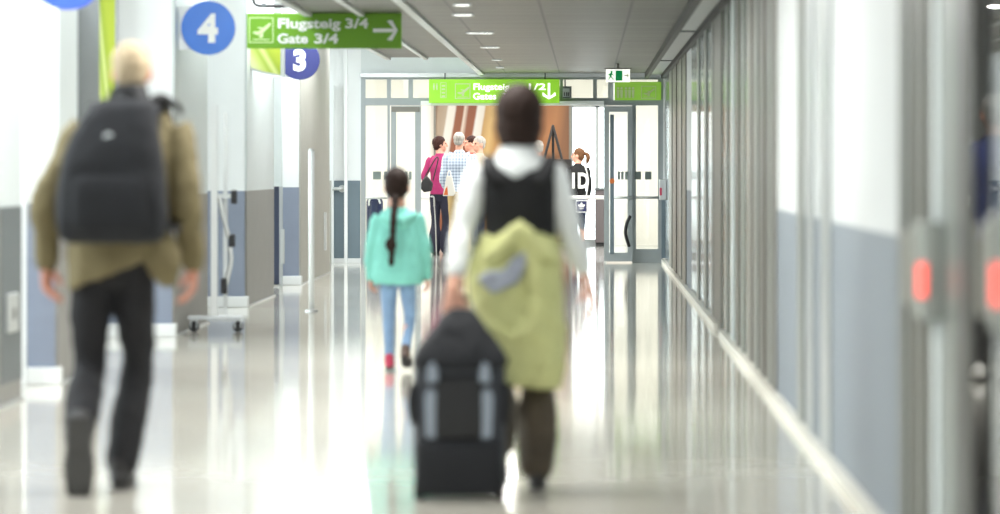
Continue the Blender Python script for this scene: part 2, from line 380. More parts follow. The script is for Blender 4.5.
# long white rails on the ceiling
for i, (x, y0, y1, wd) in enumerate(((-1.42, 20, DY, 0.035), (-1.86, 20, 43.4, 0.025), (-2.30, 20, 43.4, 0.03))):
    struct('trim_%d' % (i+1), B(x-wd, x+wd, y0, y1, HC-0.03, HC), M['white'])
# cable trough along the right edge of the ceiling
struct('trim_4', B(0.78, 0.83, 6, DY, HC-0.07, HC+0.06), M['black'])
struct('trim_5', B(0.83, 1.00, 6, DY, HC-0.02, HC+0.04), M['alu'])
struct('trim_6', B(1.00, 1.05, 6, DY, HC-0.07, HC+0.05), M['black'])
t6 = NB()
for k in range(3): box(t6, 0.83, 1.0, 25+k*9.4, 25.12+k*9.4, HC-0.03, HC-0.02)
struct('trim_7', t6, M['darkgrey'])

# ---- left side: piers with recesses and tall windows between them
piers = [(18.6, 20.75, 'grey', 'pale'), (22.2, 24.0, 'grey', 'pale'), (28.46, 30.95, 'grey', 'pale'), (34.5, 37.5, 'grey', 'pale'),
         (41.0, 45.6, 'warmgrey', 'warmgrey')]
near_piers = [(-2, 1, 'grey', 'pale'), (4.5, 7.5, 'grey', 'pale'), (11.5, 14.5, 'grey', 'pale')]
DD = 1.07
def pier(y0, y1, lo, up):
    # corridor-facing skins and the return faces towards the viewer are different panels
    struct('wall_left', B(XW, XL, y0, y1, 0, DD), M['blue'])
    struct('wall_left', B(XW, XL, y0, y1, DD, 3.2), M['white'])
    struct('wall_left', B(XL, XL+0.02, y0+0.015, y1, 0.0, DD), M[lo])
    struct('wall_left', B(XL, XL+0.02, y0+0.015, y1, DD, 3.2), M[up])
    struct('baseboard_left', B(XW+0.1, XL+0.03, y0-0.04, y0+0.12, 0, 0.10), M['white'], bevel=0.006)
    struct('baseboard_left', B(XW+0.1, XL+0.035, y0+0.12, y1+0.02, 0, 0.015), M['alu'])
for p in near_piers + piers: pier(*p)
struct('wall_left', B(XL, XL+0.03, 23.05, 24.0, DD, 3.2), M['darkgrey'])
struct('wall_left', B(XL, XL+0.025, 20.0, 20.74, 0.12, DD), M['darkgrey'])
allp = near_piers+piers+[(DY, DY, '', '')]
wi = 1
for (a, b) in [((-6), -2)]+[(allp[i][1], allp[i+1][0]) for i in range(len(allp)-1)]:
    fr = NB(); L_ = b-a
    box(fr, XW-0.05, XW+0.05, a, b, 0, 0.12); box(fr, XW-0.05, XW+0.05, a, b, 3.1, 3.2); box(fr, XW-0.04, XW+0.04, a, b, 1.02, 1.08)
    n = max(1, round(L_/1.3))
    for k in range(n+1):
        y = a+0.03+(L_-0.06)*k/n; box(fr, XW-0.05, XW+0.05, y-0.03, y+0.03, 0, 3.2)
    wo = struct('window_%d' % wi, fr, M['white']); ORG[wo.name] = Vector(wo.location)
    for k in range(n):
        y0 = a+0.06+(L_-0.06)*k/n; y1 = a+(L_-0.06)*(k+1)/n
        obj('pane', B(XW-0.006, XW+0.006, y0, y1, 0.12, 3.1), M['glass'], wo)
    wi += 1
# white jambs at recess corners
for i, (x, y) in enumerate(((-3.33, 22.12), (XL-0.06, 45.9), (-3.24, 50.4))):
    struct('trim_%d' % (8+i), B(x-0.022, x+0.022, y-0.03, y+0.03, 0, 3.2), M['white'])
# navy door leaf standing open in the fourth recess, with a long pull
d = struct('door_3', B(-3.62, -3.325, 40.55, 40.62, 0.02, 2.2), M['navy_leaf'], bevel=0.005)
struct('wall_left', B(-3.64, -3.3, 40.5, 40.64, 1.08, 3.2), M['pale'])
obj('handle', B(-3.30, -3.26, 40.40, 40.44, 0.25, 0.62), M['plate'], d, bevel=0.004)
obj('edge_strip', B(-3.325, -3.29, 40.5, 40.56, 0.0, 1.08), M['alu'], d)
# ---- end wall left of the glazed screen: white over slate door leaf with push bar
XS = X(361, DY)
struct('wall_back', B(-4.2, XS, DY, DY+0.12, 1.11, 3.2), M['white'])
struct('wall_back', B(XS, 1.15, DY, DY+0.12, 2.51, 3.2), M['pale'])
struct('wall_back', B(-4.2, -3.42, DY, DY+0.12, 0, 1.11), M['warmgrey'])
d4 = struct('door_4', B(-3.42, XS-0.01, DY-0.02, DY+0.06, 0.06, 1.11), M['slate'], bevel=0.004)
obj('push_bar', pipe(NB(), [(-3.42, DY-0.1, 1.0), (-3.3, DY-0.1, 1.0), (-3.27, DY-0.02, 1.0)], 0.022), M['plate'], d4, smooth=True)
obj('rosette', disc(NB(), -3.31, DY-0.05, DY-0.02, 1.0, 0.05, 20), M['plate'], d4)
struct('baseboard_back', B(-3.42, XS, DY-0.05, DY, 0, 0.06), M['white'])
obj_strip = struct('trim_11', B(-3.45, -3.42, DY-0.08, DY, 0.0, 2.4), M['white'])

# ---- right wall
XR = 1.05
def rseg(p0, p1, z0, z1, m, prot=0.0, name='wall_right', bev=0):
    y1 = min(YR(p0, XR-prot) if p0 > CX+20 else DY, DY); y0 = YR(p1, XR-prot)
    return struct(name, B(XR-prot, XR+0.12, y0, y1, z0, z1), M[m], bevel=bev)
TOP = HC+0.06
segs = [(664, 672, 'gpan'), (672, 685, 'bronze'), (691.5, 713, 'gpan'), (713, 721, 'mulldark'), (721, 730, 'ggreen'), (730, 750, 'ggreen'), (750, 775, 'bronze')]
for a, b, m in segs: rseg(a, b, 0, TOP, m)
for a, b in ((685, 691.5), (775, 898)):
    rseg(a, b, DD-0.02, TOP, 'white_r'); rseg(a, b, 0, DD-0.02, 'rdado')
# projecting posts
tn = [12]
def post(p0, p1, m, prot, z0=0.0, z1=TOP):
    y0, y1 = YR(p1, XR-prot), YR(p0, XR-prot); y1 = max(y1, y0+0.04)
    o = struct('trim_%d' % tn[0], B(XR-prot, XR, y0, min(y1, DY), z0, z1), M[m], bevel=0.006); tn[0] += 1; return o
for p0, p1, m, pr in ((669, 671.5, 'mull', .012), (673.5, 676, 'mulldark', .012), (679, 681, 'mull', .012), (683.5, 685.5, 'mulldark', .012),
                      (697, 698.5, 'mull', .012), (704, 706, 'mull', .012), (711.5, 712.5, 'mull', .012),
                      (713.5, 721, 'mulldark', .012), (725.5, 727, 'mull', .012), (731, 732.5, 'pale', .012), (736, 738, 'mulldark', .012),
                      (741, 743, 'mull', .012), (747, 751, 'bronze', .012), (755, 757, 'mull', .012), (760, 764, 'mulldark', .012), (768, 770, 'mull', .012), (772, 775, 'bronze', .012),
                      (797, 802, 'mull', .012), (806, 812, 'alu', .012), (820, 829, 'alu', .012),
                      (899, 906, 'nearpost', .012), (912, 917, 'mulldark', .012), (924, 927, 'mulldark', .012), (933, 936, 'pale', .012), (955, 971, 'postdark', .012)):
    post(p0, p1, m, pr)
rseg(898, 918, 0, TOP, 'nearpost'); struct('wall_right', B(XR, XR+0.03, YR(960), YR(918), 0, TOP), M['neargl'])
# glass bay beside the camera side: two panes into the side room
for i, (p0, p1) in enumerate(((972, 1040),)):
    y1, y0 = YR(p0), YR(p1)
    wo = struct('window_%d' % (20+i), box(box(NB(), XR, XR+0.06, y0, y1, TOP-0.08, TOP), XR, XR+0.06, y0, y1, 0, 0.08), M['mull'])
    obj('pane', B(XR+0.02, XR+0.032, y0, y1, 0.08, TOP-0.08), M['dglass'], wo)
struct('wall_right', B(XR, XR+0.12, -6, YR(1040), 0, TOP), M['pale'])
# skirting along the right wall
sk = NB()
for a, b in ((-6, 12.6), (12.7, 28.6), (29.6, DY)): box(sk, XR-0.045, XR, a, b, 0, 0.05)
struct('baseboard_right', sk, M['skirt'])
# side room behind the right-hand glass
struct('wall_side', B(4.5, 4.6, 6.5, 27.2, 0, 2.8), M['warmgrey'])
struct('wall_side', B(1.17, 4.6, 27.1, 27.2, 0, 2.8), M['pale'])
struct('wall_side', B(1.17, 4.6, 6.4, 6.5, 0, 2.8), M['warmgrey'])
struct('ceiling', B(1.05, 4.6, 6.4, 27.2, 2.8, 2.88), M['ceil'])
struct('wall_right', B(XR+0.0, XR+0.12, 6.5, 27.2, TOP, 2.8), M['grey'])

# ---- card readers with a red light on the posts beside the glass
def reader(px, label, s=1.0, dz=0.0):
    y = YR(px, 0.985)
    t = thing('card_reader', label, 'card reader', (XR-0.06, y, 0.85), 'card readers on the right wall')
    obj('housing', B(XR-0.065, XR, y-0.02, y+0.30*s, 0.83+dz, 1.12+dz), M['mull'], t, bevel=0.012)
    obj('faceplate', B(XR-0.075, XR-0.0, y+0.28*s, y+0.60*s, 0.86+dz, 1.09+dz), M['bronze'], t, bevel=0.008)
    obj('indicator', B(XR-0.080, XR-0.052, y-0.03, y-0.018, 0.90+dz, 1.0+dz), M['red'], t, bevel=0.004, label='glowing red indicator')
reader(921.5, 'grey card reader with red light on the post beside the white wall panel')
reader(997, 'card reader with red light at the far right edge, on the last glass bay', 0.6, 0.05)

# ---- glazed screen with the sliding doors
s = F/DY
def zz(py): return Z(py, DY)
def xx(px): return X(px, DY)
def screen_box(bm, p0, p1, q0, q1, y0=DY-0.03, y1=DY+0.05): return box(bm, xx(p0), xx(p1), y0, y1, zz(q1), zz(q0))
fr = NB()
screen_box(fr, 361, 365.5, 76, 262.7); screen_box(fr, 658, 663, 76, 262.7)
screen_box(fr, 365.5, 658, 76, 79.5); screen_box(fr, 365.5, 658, 98, 105.5)
for a, b in ((387, 391), (408.5, 413), (560, 563), (593, 597), (608, 616)): screen_box(fr, a, b, 79.5, 98)
screen_box(fr, 387.5, 390, 105.5, 262.7); screen_box(fr, 632, 636, 105.5, 262.7)
screen_box(fr, 365.5, 387.5, 258, 262.7); screen_box(fr, 636, 658, 249, 262.7)
scr = struct('door_1', fr, M['frame'])
ORG[scr.name] = Vector(scr.location)
obj('top_rail', B(xx(360), 1.04, DY-0.08, DY, 2.505, 2.56), M['alu'], scr)
obj('door_track', B(xx(421), xx(604), DY-0.12, DY-0.03, zz(105.5), zz(101)), M['white'], scr, bevel=0.006)
for a, b, c, e in ((365.5, 387, 79.5, 98), (391, 408.5, 79.5, 98), (413, 560, 79.5, 98), (563, 593, 79.5, 98), (597, 608, 79.5, 98), (616, 658, 79.5, 98), (365.5, 387.5, 105.5, 258), (636, 658, 105.5, 249)):
    obj('pane', B(xx(a), xx(b), DY+0.005, DY+0.015, zz(e), zz(c)), M['dglass'], scr)
def leaf(name, p0, p1, wst, topc, botc, y0, m):
    f = NB(); y1 = y0+0.045
    XX = lambda p: X(p, y0); ZZ = lambda q: Z(q, y0)
    box(f, XX(p0), XX(p0)+wst[0], y0, y1, 0.02, ZZ(106)); box(f, XX(p1)-wst[1], XX(p1), y0, y1, 0.02, ZZ(106))
    box(f, XX(p0)+wst[0], XX(p1)-wst[1], y0, y1, 0.02, botc); box(f, XX(p0)+wst[0], XX(p1)-wst[1], y0, y1, topc, ZZ(106))
    o = struct(name, f, M[m]); ORG[o.name] = Vector(o.location)
    obj('pane', B(XX(p0)+wst[0], XX(p1)-wst[1], y0+0.018, y0+0.027, botc, topc), M['dglass'], o)
    return o
dl = leaf('door_5', 391, 421, (0.07, 0.08), Z(112, DY), 0.14, DY-0.10, 'frame')
dr = leaf('door_2', 604, 632, (0.07, 0.06), Z(112, DY), 0.14, DY-0.14, 'frame')
obj('sticker', disc(NB(), X(612, DY), DY-0.162, DY-0.155, Z(181, DY), 0.035, 20), M['orange'], dr, label='small round orange sticker')
obj('door_closer', B(X(392, DY), X(420, DY), DY-0.115, DY-0.1, Z(112, DY), Z(107, DY)), M['bronze'], dl)
obj('edge_strip', B(X(610, DY), X(614, DY), DY-0.155, DY-0.14, 0.12, 2.0), M['slate'], dr, label='blue-grey vertical strip')
obj('pull_handle', loft(NB(), [(X(630, DY), DY-0.2, Z(216, DY)), (X(626.5, DY), DY-0.2, Z(224, DY)), (X(625.5, DY), DY-0.2, Z(234, DY)), (X(629, DY), DY-0.2, Z(246, DY))], [(0.022, 0.01)]*4, 10, 4), M['black'], dr, smooth=True)
# push bars and safety squares
obj('push_bar', tube(NB(), (xx(636), DY-0.06, zz(197.5)), (xx(658), DY-0.06, zz(197.5)), 0.018), M['plate'], scr, smooth=True)
obj('push_bar', tube(NB(), (xx(614), DY-0.19, zz(197.5)), (xx(632), DY-0.19, zz(197.5)), 0.018), M['plate'], dr, smooth=True)
obj('push_bar', tube(NB(), (xx(365.5), DY-0.06, zz(198)), (xx(387.5), DY-0.06, zz(198)), 0.014), M['plate'], scr, smooth=True)
for a, b, par, yy in ((634.8, 641, scr, DY-0.034), (645, 651.5, scr, DY-0.005), (617.5, 620, dr, DY-0.15), (621, 623.5, dr, DY-0.15), (625, 627.5, dr, DY-0.15), (373, 381, scr, DY-0.005), (384, 387.5, scr, DY-0.005),
                  (397.5, 400, dl, DY-0.11), (401.5, 404, dl, DY-0.11), (405.5, 408, dl, DY-0.11), (409.5, 412, dl, DY-0.11)):
    obj('marker', B(xx(a), xx(b), yy-0.004, yy, zz(179.5), zz(171.5)), M['marker'], par)
# white post and small control box at the right end of the screen
struct('trim_%d' % tn[0], B(xx(663), 1.05, DY-0.06, DY+0.05, 1.0, HC), M['white']); tn[0] += 1
struct('trim_%d' % tn[0], B(xx(661.5), 1.05, DY-0.05, DY+0.05, 0.06, 1.0), M['slate']); tn[0] += 1
t = thing('door_control_box', 'small grey door control box on the right wall by the glass doors', 'control box', (0.98, 49.6, 0.85))
obj('housing', B(0.955, 1.05, 49.3, 49.7, 0.86, 1.13), M['alu'], t, bevel=0.01)
obj('button', B(0.955, 0.985, 49.28, 49.3, 0.92, 1.02), M['pink'], t, bevel=0.004, label='reddish button')

# ---- lobby beyond the doors
LY = 62.0
struct('wall_lobby', B(-5.6, X(570, LY), LY, LY+0.15, 0, 3.3), M['cream'])
struct('wall_lobby', B(X(606, LY), 3.4, LY, LY+0.15, 0, 3.3), M['cream'])
struct('wall_lobby', B(X(570, LY), X(606, LY), LY, LY+0.15, 2.35, 3.3), M['cream'])
struct('wall_lobby', B(-5.7, -5.6, DY, LY, 0, 3.3), M['cream'])
struct('wall_lobby', B(3.4, 3.5, DY, LY, 0, 3.3), M['cream'])
struct('wall_lobby', B(-5.6, -4.2, DY, DY+0.12, 0, 3.3), M['cream'])
struct('wall_lobby', B(1.15, 3.4, DY, DY+0.12, 0, 3.3), M['cream'])
struct('ceiling', B(-5.7, 3.5, DY+0.12, LY+0.15, 3.2, 3.3), M['white'])
wf = NB()
lx = lambda p: X(p, LY); lz = lambda q: Z(q, LY)
for a, b in ((570, 573), (595.5, 599), (604, 606)): box(wf, lx(a), lx(b), LY-0.04, LY+0.08, 0, 2.35)
box(wf, lx(573), lx(604), LY-0.04, LY+0.08, 2.28, 2.35); box(wf, lx(573), lx(604), LY-0.04, LY+0.08, 0, 0.1)
wo = struct('window_30', wf, M['frame']); ORG[wo.name] = Vector(wo.location)
obj('pane', B(lx(573), lx(595.5), LY, LY+0.01, 0.1, 2.28), M['glass'], wo); obj('pane', B(lx(599), lx(604), LY, LY+0.01, 0.1, 2.28), M['glass'], wo)
# tall frames seen through the side panes
for i, p in enumerate((424, 640, 655)):
    pass
t = thing('wall_mural', 'large brown and amber wall panel with slanting white stripes in the lobby', 'wall panel', (lx(502), LY-0.1, 0.05))
obj('panel', B(lx(436), lx(569), LY-0.10, LY-0.01, 0.05, Z(100, LY)), M['mural'], t)
ef = NB()
box(ef, lx(434), lx(436), LY-0.12, LY, 0, Z(100, LY)+0.04); box(ef, lx(569), lx(571), LY-0.12, LY, 0, Z(100, LY)+0.04); box(ef, lx(434), lx(571), LY-0.12, LY, Z(100, LY), Z(100, LY)+0.04)
obj('edge_frame', ef, M['bronze'], t)
t = thing('low_cabinet', 'low dark brown-grey cabinet under the lobby window', 'cabinet', (lx(600), LY-0.6, 0))
YC = 61.2
obj('body', B(X(595, YC), X(606, YC), YC, YC+0.5, 0.06, Z(190, YC)), M['lob_cab'], t, bevel=0.01)
obj('top', B(X(594.4, YC), X(606.6, YC), YC-0.02, YC+0.5, Z(190, YC), Z(188, YC)), M['darkgrey'], t)
obj('plinth', B(X(595.6, YC), X(605.4, YC), YC+0.03, YC+0.5, 0.0, 0.06), M['black'], t)
# A-shaped easel in front of the mural
YE = 60.6
t = thing('display_easel', 'black A-shaped easel in front of the amber wall panel', 'easel', (X(553, YE), YE, 0))
top = Vector((X(553, YE), YE, Z(126, YE)))
for dx, dy in ((-0.52, -0.1), (0.52, -0.1), (0.0, 0.75)):
    obj('leg', loft(NB(), [top, (top.x+dx, YE+dy, 0.01)], [0.022, 0.022], 8, 1), M['rock'], t)
obj('ledge', B(top.x-0.33, top.x+0.33, YE-0.13, YE-0.02, 0.98, 1.04), M['rock'], t)
obj('board', B(top.x-0.28, top.x+0.30, YE-0.14, YE-0.10, 0.62, 1.42), M['rock'], t, label='dark board on the easel')
# hand rail in front of the lobby
t = thing('barrier_rail', 'thin horizontal pale metal handrail crossing the lobby behind the open doors', 'handrail', (-1.0, 55.6, 0))
yr = 55.6; zr = Z(197.5, yr)
obj('rail', tube(NB(), (X(419, yr), yr, zr), (X(606, yr), yr, zr), 0.028), M['white'], t, smooth=True)
for p in (419.5, 500, 605.5):
    obj('post', tube(NB(), (X(p, yr), yr, 0), (X(p, yr), yr, zr), 0.02), M['plate'], t, smooth=True)
# small dark notice above the doors
t = thing('notice_frame', 'small dark grey framed notice behind the transom glass right of the long green sign', 'notice', (xx(565), DY+0.2, zz(98)))
obj('frame', B(xx(559), xx(571.5), DY+0.15, DY+0.19, zz(98.5), zz(86)), M['darkgrey'], t)
obj('sheet', B(xx(561), xx(569.5), DY+0.14, DY+0.15, zz(96.5), zz(88)), M['sign_white'], t)
for a in (561.5, 563.6, 565.8, 567.6): obj('glyph', prism(NB(), [(xx(a), zz(96)), (xx(a+1.4), zz(96)), (xx(a+1.4), zz(92.5)), (xx(a+.7), zz(91.5)), (xx(a), zz(92.5))], DY+0.135, DY+0.14), M['darkgrey'], t)
obj('hanger', tube(NB(), (xx(565), DY+0.17, zz(86)), (xx(565), DY+0.17, 3.2), 0.01), M['darkgrey'], t)

# ================================================================ SIGNS
def ring_rect(bm, x0, x1, z0, z1, w_, y0, y1):
    box(bm, x0, x1, y0, y1, z0, z0+w_); box(bm, x0, x1, y0, y1, z1-w_, z1); box(bm, x0, x0+w_, y0, y1, z0+w_, z1-w_); box(bm, x1-w_, x1, y0, y1, z0+w_, z1-w_); return bm
def plane_icon(bm, x0, x1, z0, z1, y0, y1):
    W, H = x1-x0, z1-z0; q = lambda u, v: (x0+u*W, z0+v*H)
    prism(bm, [q(.08, .38), q(.2, .46), q(.35, .44), q(.9, .86), q(.97, .84), q(.93, .72), q(.55, .34), q(.3, .28)], y0, y1)
    prism(bm, [q(.3, .62), q(.4, .66), q(.66, .62), q(.6, .54)], y0-0.0005, y1)
    prism(bm, [q(.36, .22), q(.5, .14), q(.58, .16), q(.6, .36), q(.5, .32)], y0-0.0007, y1)
    box(bm, x0+.1*W, x1-.1*W, y0, y1, z0+.04*H, z0+.09*H)
    return bm
def arrow(bm, cx, cz, L_, w_, ang, y0, y1):
    pts = [(-.5, .5*w_), (.5-.10, .5*w_), (.12, .42), (.12+1.35*w_, .42+.25*w_), (.60, 0), (.12+1.35*w_, -.42-.25*w_), (.12, -.42), (.5-.10, -.5*w_), (-.5, -.5*w_)]
    c, s_ = math.cos(ang), math.sin(ang)
    return prism(bm, [(cx+L_*(x*c-z*s_), cz+L_*(x*s_+z*c)) for x, z in pts], y0, y1)
def person_icon(bm, x, z, h, y0, y1):
    disc(bm, x, y0, y1, z+h*.87, h*.11, 12)
    prism(bm, [(x-.13*h, z+.72*h), (x+.13*h, z+.72*h), (x+.11*h, z+.36*h), (x+.09*h, z), (x-.09*h, z), (x-.11*h, z+.36*h)], y0, y1)
# hanging sign to gates 3/4
Y1 = 31.0; a = lambda p: X(p, Y1); c = lambda q: Z(q, Y1)
t = thing('gate_direction_sign', 'green hanging sign reading Flugsteig 3/4, Gate 3/4 with right arrow', 'sign', (a(324), Y1, c(48)))
obj('panel', B(a(247), a(401.5), Y1-0.03, Y1+0.03, c(48.5), c(13.2)), M['sign_green'], t, bevel=0.004)
for wd, p0, p1, q in (('Flugsteig', 277.5, 340, 28.0), ('3/4', 345, 368, 28.0), ('Gate', 277.5, 308, 43.2), ('3/4', 314, 338, 43.2)):
    obj('lettering', text_bm(wd, 0.110, a(p0), Y1-0.034, c(q), align='LEFT', bold=.03, width=a(p1)-a(p0)), M['sign_white'], t)
b_ = ring_rect(NB(), a(249.3), a(273.8), c(43), c(17.5), 0.008, Y1-0.034, Y1-0.03); plane_icon(b_, a(251), a(272), c(41), c(20), Y1-0.034, Y1-0.03)
obj('pictogram', b_, M['sign_soft'], t)
obj('arrow', arrow(NB(), a(384.5), c(30.5), 0.185, 0.17, 0, Y1-0.034, Y1-0.03), M['sign_white'], t)
for p in (300, 380): obj('hanger', tube(NB(), (a(p), Y1, c(13.2)), (a(p), Y1, HC+0.02), 0.012), M['darkgrey'], t)
t = thing('conduit', 'dark bent cable conduit loop above the left end of the hanging green sign', 'cable conduit', (a(270), 31.6, 2.6))
YT = 31.8
obj('pipe', pipe(NB(), [at(253, -30, YT), at(253, -6, YT), at(253.5, 1, YT), at(258, 5.5, YT), at(275, 6, YT), at(291, 6, YT), at(296, 3, YT), at(297, -6, YT), at(297, -30, YT)], 0.016), M['black'], t, smooth=True)
obj('clip', B(*[X(262, YT), X(266, YT)], YT-0.03, YT+0.03, Z(8, YT), Z(3, YT)), M['darkgrey'], t)
# long sign over the doors
Y2 = DY-0.22; a = lambda p: X(p, Y2); c = lambda q: Z(q, Y2)
t = thing('gate_direction_sign', 'long lime-green sign with down arrow above the sliding doors', 'sign', (a(494), Y2, c(104)))
obj('panel', B(a(429), a(559.5), Y2-0.03, Y2+0.05, c(103), c(79.3)), M['sign_lime'], t, bevel=0.004)
for wd, p0, p1, q in (('Flugsteig', 473, 509, 89.8), ('1/2', 526, 543, 89.8), ('Gates', 473, 496, 99.3), ('1/2', 501, 517, 99.3)):
    obj('lettering', text_bm(wd, 0.120, a(p0), Y2-0.034, c(q), align='LEFT', bold=.02, width=a(p1)-a(p0)), M['lit_white'], t)
b_ = ring_rect(NB(), a(455), a(470.5), c(99), c(83.5), 0.012, Y2-0.034, Y2-0.03); plane_icon(b_, a(456), a(470), c(98), c(85), Y2-0.034, Y2-0.03)
obj('pictogram', b_, M['sign_soft'], t)
b_ = NB()
for p in (434, 437): person_icon(b_, a(p), c(90), 0.09, Y2-0.034, Y2-0.03)
ring_rect(b_, a(440.5), a(446.5), c(98), c(82.5), 0.007, Y2-0.034, Y2-0.03)
for q in (85, 88.5, 92, 95.5): box(b_, a(441.8), a(445.2), Y2-0.034, Y2-0.03, c(q+1.6), c(q))
obj('pictogram', b_, M['sign_soft'], t)
obj('arrow', arrow(NB(), a(549), c(90.5), 0.2, 0.16, -PI/2, Y2-0.034, Y2-0.03), M['lit_white'], t)
for p in (445, 545): obj('hanger', tube(NB(), (a(p), Y2, c(80)), (a(p), Y2, HC), 0.01), M['darkgrey'], t)
# right green sign on the transom
a = xx; c = zz; yq = DY-0.05
t = thing('transom_sign', 'green sign with walking figures and aircraft pictogram at the right above the doors', 'sign', (a(638), yq, c(100)))
obj('panel', B(a(614.5), a(661), yq-0.02, yq+0.0, c(100.3), c(82)), M['sign_lime2'], t)
obj('edge_light', B(a(613.5), a(614.5), yq-0.02, yq, c(100.3), c(83)), M['lit_white'], t)
b_ = ring_rect(NB(), a(641), a(656), c(99), c(86), 0.010, yq-0.025, yq-0.02); plane_icon(b_, a(642), a(655), c(98), c(87), yq-0.025, yq-0.02)
obj('pictogram', b_, M['sign_soft'], t)
b_ = NB()
for p in (618, 621.5, 626, 629.5, 633): person_icon(b_, a(p), c(98), 0.15, yq-0.025, yq-0.02)
obj('pictogram', b_, M['sign_soft'], t)
# exit sign
Y3 = 46.0; a = lambda p: X(p, Y3); c = lambda q: Z(q, Y3)
t = thing('exit_sign', 'lit white and green running-man emergency exit sign hanging from the ceiling by the doors', 'exit sign', (a(618), Y3, c(82)))
obj('box', B(a(606), a(630), Y3-0.02, Y3+0.04, c(82), c(69.2)), M['lit_white'], t, bevel=0.004)
obj('hood', B(a(604.5), a(631.5), Y3-0.04, Y3+0.05, c(69.3), c(68)), M['bronze'], t)
obj('hanger', B(a(617), a(619), Y3, Y3+0.03, c(68), HC), M['bronze'], t)
obj('green_field', B(a(615.5), a(622.5), Y3-0.025, Y3-0.02, c(80.8), c(70.5)), M['exit_green'], t)
b_ = NB(); q = lambda u, v: (a(607.5+u*7), c(80.8-v*10))
disc(b_, a(611.5), Y3-0.026, Y3-0.02, c(72), 0.016, 12)
prism(b_, [q(.3, .75), q(.6, .78), q(.95, .55), q(.9, .48), q(.6, .6), q(.6, .42), q(.9, .2), q(.8, 0), q(.7, .02), q(.74, .18), q(.45, .34), q(.25, .12), q(0, .1), q(.02, .2), q(.18, .22), q(.35, .5), q(.1, .55), q(.08, .62)], Y3-0.025, Y3-0.02)
obj('running_figure', b_, M['exit_green'], t)
b_ = NB(); arrow(b_, a(626), c(75.6), 0.055, 0.2, 0, Y3-0.025, Y3-0.02)
obj('arrow', b_, M['sign_soft'], t)
# round gate number signs
def gate_sign(num, px, pz, Y, r, m, label, tx):
    cx, cz = X(px, Y), pz
    t = thing('gate_number_sign', label, 'gate sign', (cx, Y, cz-r))
    obj('disc', disc(NB(), cx, Y-0.03, Y, cz, r), M[m], t, bevel=0.004)
    obj('numeral', text_bm(num, r*1.38, cx, Y-0.034, cz-r*0.49, bold=0.045), M['sign_white'], t)
    obj('mounting_box', B(XL+0.02, XL+0.02-0.0+max(0.06, cx-r*0.2-XL), Y+0.0, Y+0.10, cz-0.17, cz+0.17), M['white'], t, bevel=0.006)
gate_sign('4', 208.5, Z(28, 28.75), 28.75, 0.207, 'blue4', 'round bright blue sign with white numeral 4', 1)
gate_sign('3', 300, Z(60, 37.4), 37.4, 0.2, 'blue3', 'round navy sign with white numeral 3', 1)
gate_sign('5', 68, Z(-29, 20.6), 20.6, 0.214, 'blue5', 'round royal blue sign cut by the top edge of the photo', 1)
# the lit poster boxes
Yp = 28.36
t = thing('lit_poster', 'yellow-green lit poster behind the grey-haired man', 'poster', (X(105, Yp), Yp, 1.5))
obj('frame', B(X(92, Yp), X(117.5, Yp), Yp, Yp+0.08, 1.35, 3.0), M['alu'], t)
obj('print', B(X(95, Yp), X(115, Yp), Yp-0.012, Yp, 1.4, 2.95), M['poster'], t)
Yp = 34.9
t = thing('lit_poster', 'lime green box display beside the round navy sign', 'poster', (X(264, Yp), Yp, Z(75, Yp)))
pts = [(248, 20), (280.5, 20), (280.5, 75), (272, 73), (262, 71), (252, 68), (248.5, 60)]
obj('print', prism(NB(), [(X(p, Yp), Z(q_, Yp)) for p, q_ in pts], Yp-0.02, Yp), M['poster'], t)
pts = [(246.5, 18), (284, 18), (284, 76.5), (272, 75), (262, 73), (251, 70), (246.5, 60)]
obj('housing', prism(NB(), [(X(p, Yp), Z(q_, Yp)) for p, q_ in pts], Yp, Yp+0.12), M['alu'], t)
# lock plate on the nearest left panel
t = thing('lock_plate', 'pale oval lock plate on the dark grey panel at the left edge', 'lock plate', (XL+0.03, 20.3, 0.4))
obj('plate', B(XL+0.025, XL+0.045, 20.17, 20.50, 0.39, 0.60), M['plate'], t, bevel=0.008)
obj('keyhole', B(XL+0.045, XL+0.048, 20.30, 20.36, 0.46, 0.52), M['black'], t)
# ceiling downlights
for i, (y, sx) in enumerate(((29.3, .10), (31.2, .14), (35.4, .22), (39.6, .16), (44.2, .08), (47.5, .06))):
    lb = ('nearest', 'second nearest', 'third nearest', 'third from the doors', 'second from the doors', 'last')[i]
    t = thing('ceiling_downlight', 'small recessed ceiling light, %s of the row along the dark ceiling' % lb, 'ceiling light', (-0.98, y, HC), 'recessed lights in the dark ceiling')
    obj('rim', ring_rect(NB(), 0, 1, 0, 1, 0.1, 0, 0.1), M['alu'], t)
    o = t.children[0] if t.children else None
    bm = NB(); cx = X(480 if i == 2 else (462, 463, 480, 490, 497, 500)[i], y)
    for q0, q1, u0, u1 in ((-1, 1, -1, -.85), (-1, 1, .85, 1), (-1, -.85, -.85, .85), (.85, 1, -.85, .85)):
        box(bm, cx+q0*(sx/2+.02), cx+q1*(sx/2+.02), y+u0*0.12, y+u1*0.12, HC-0.012, HC)
    for ch in [k for k in bpy.data.objects if k.parent == t]: bpy.data.objects.remove(ch)
    obj('rim', bm, M['alu'], t)
    obj('lens', B(cx-sx/2, cx+sx/2, y-0.1, y+0.1, HC-0.006, HC-0.001), M['lamp'], t)

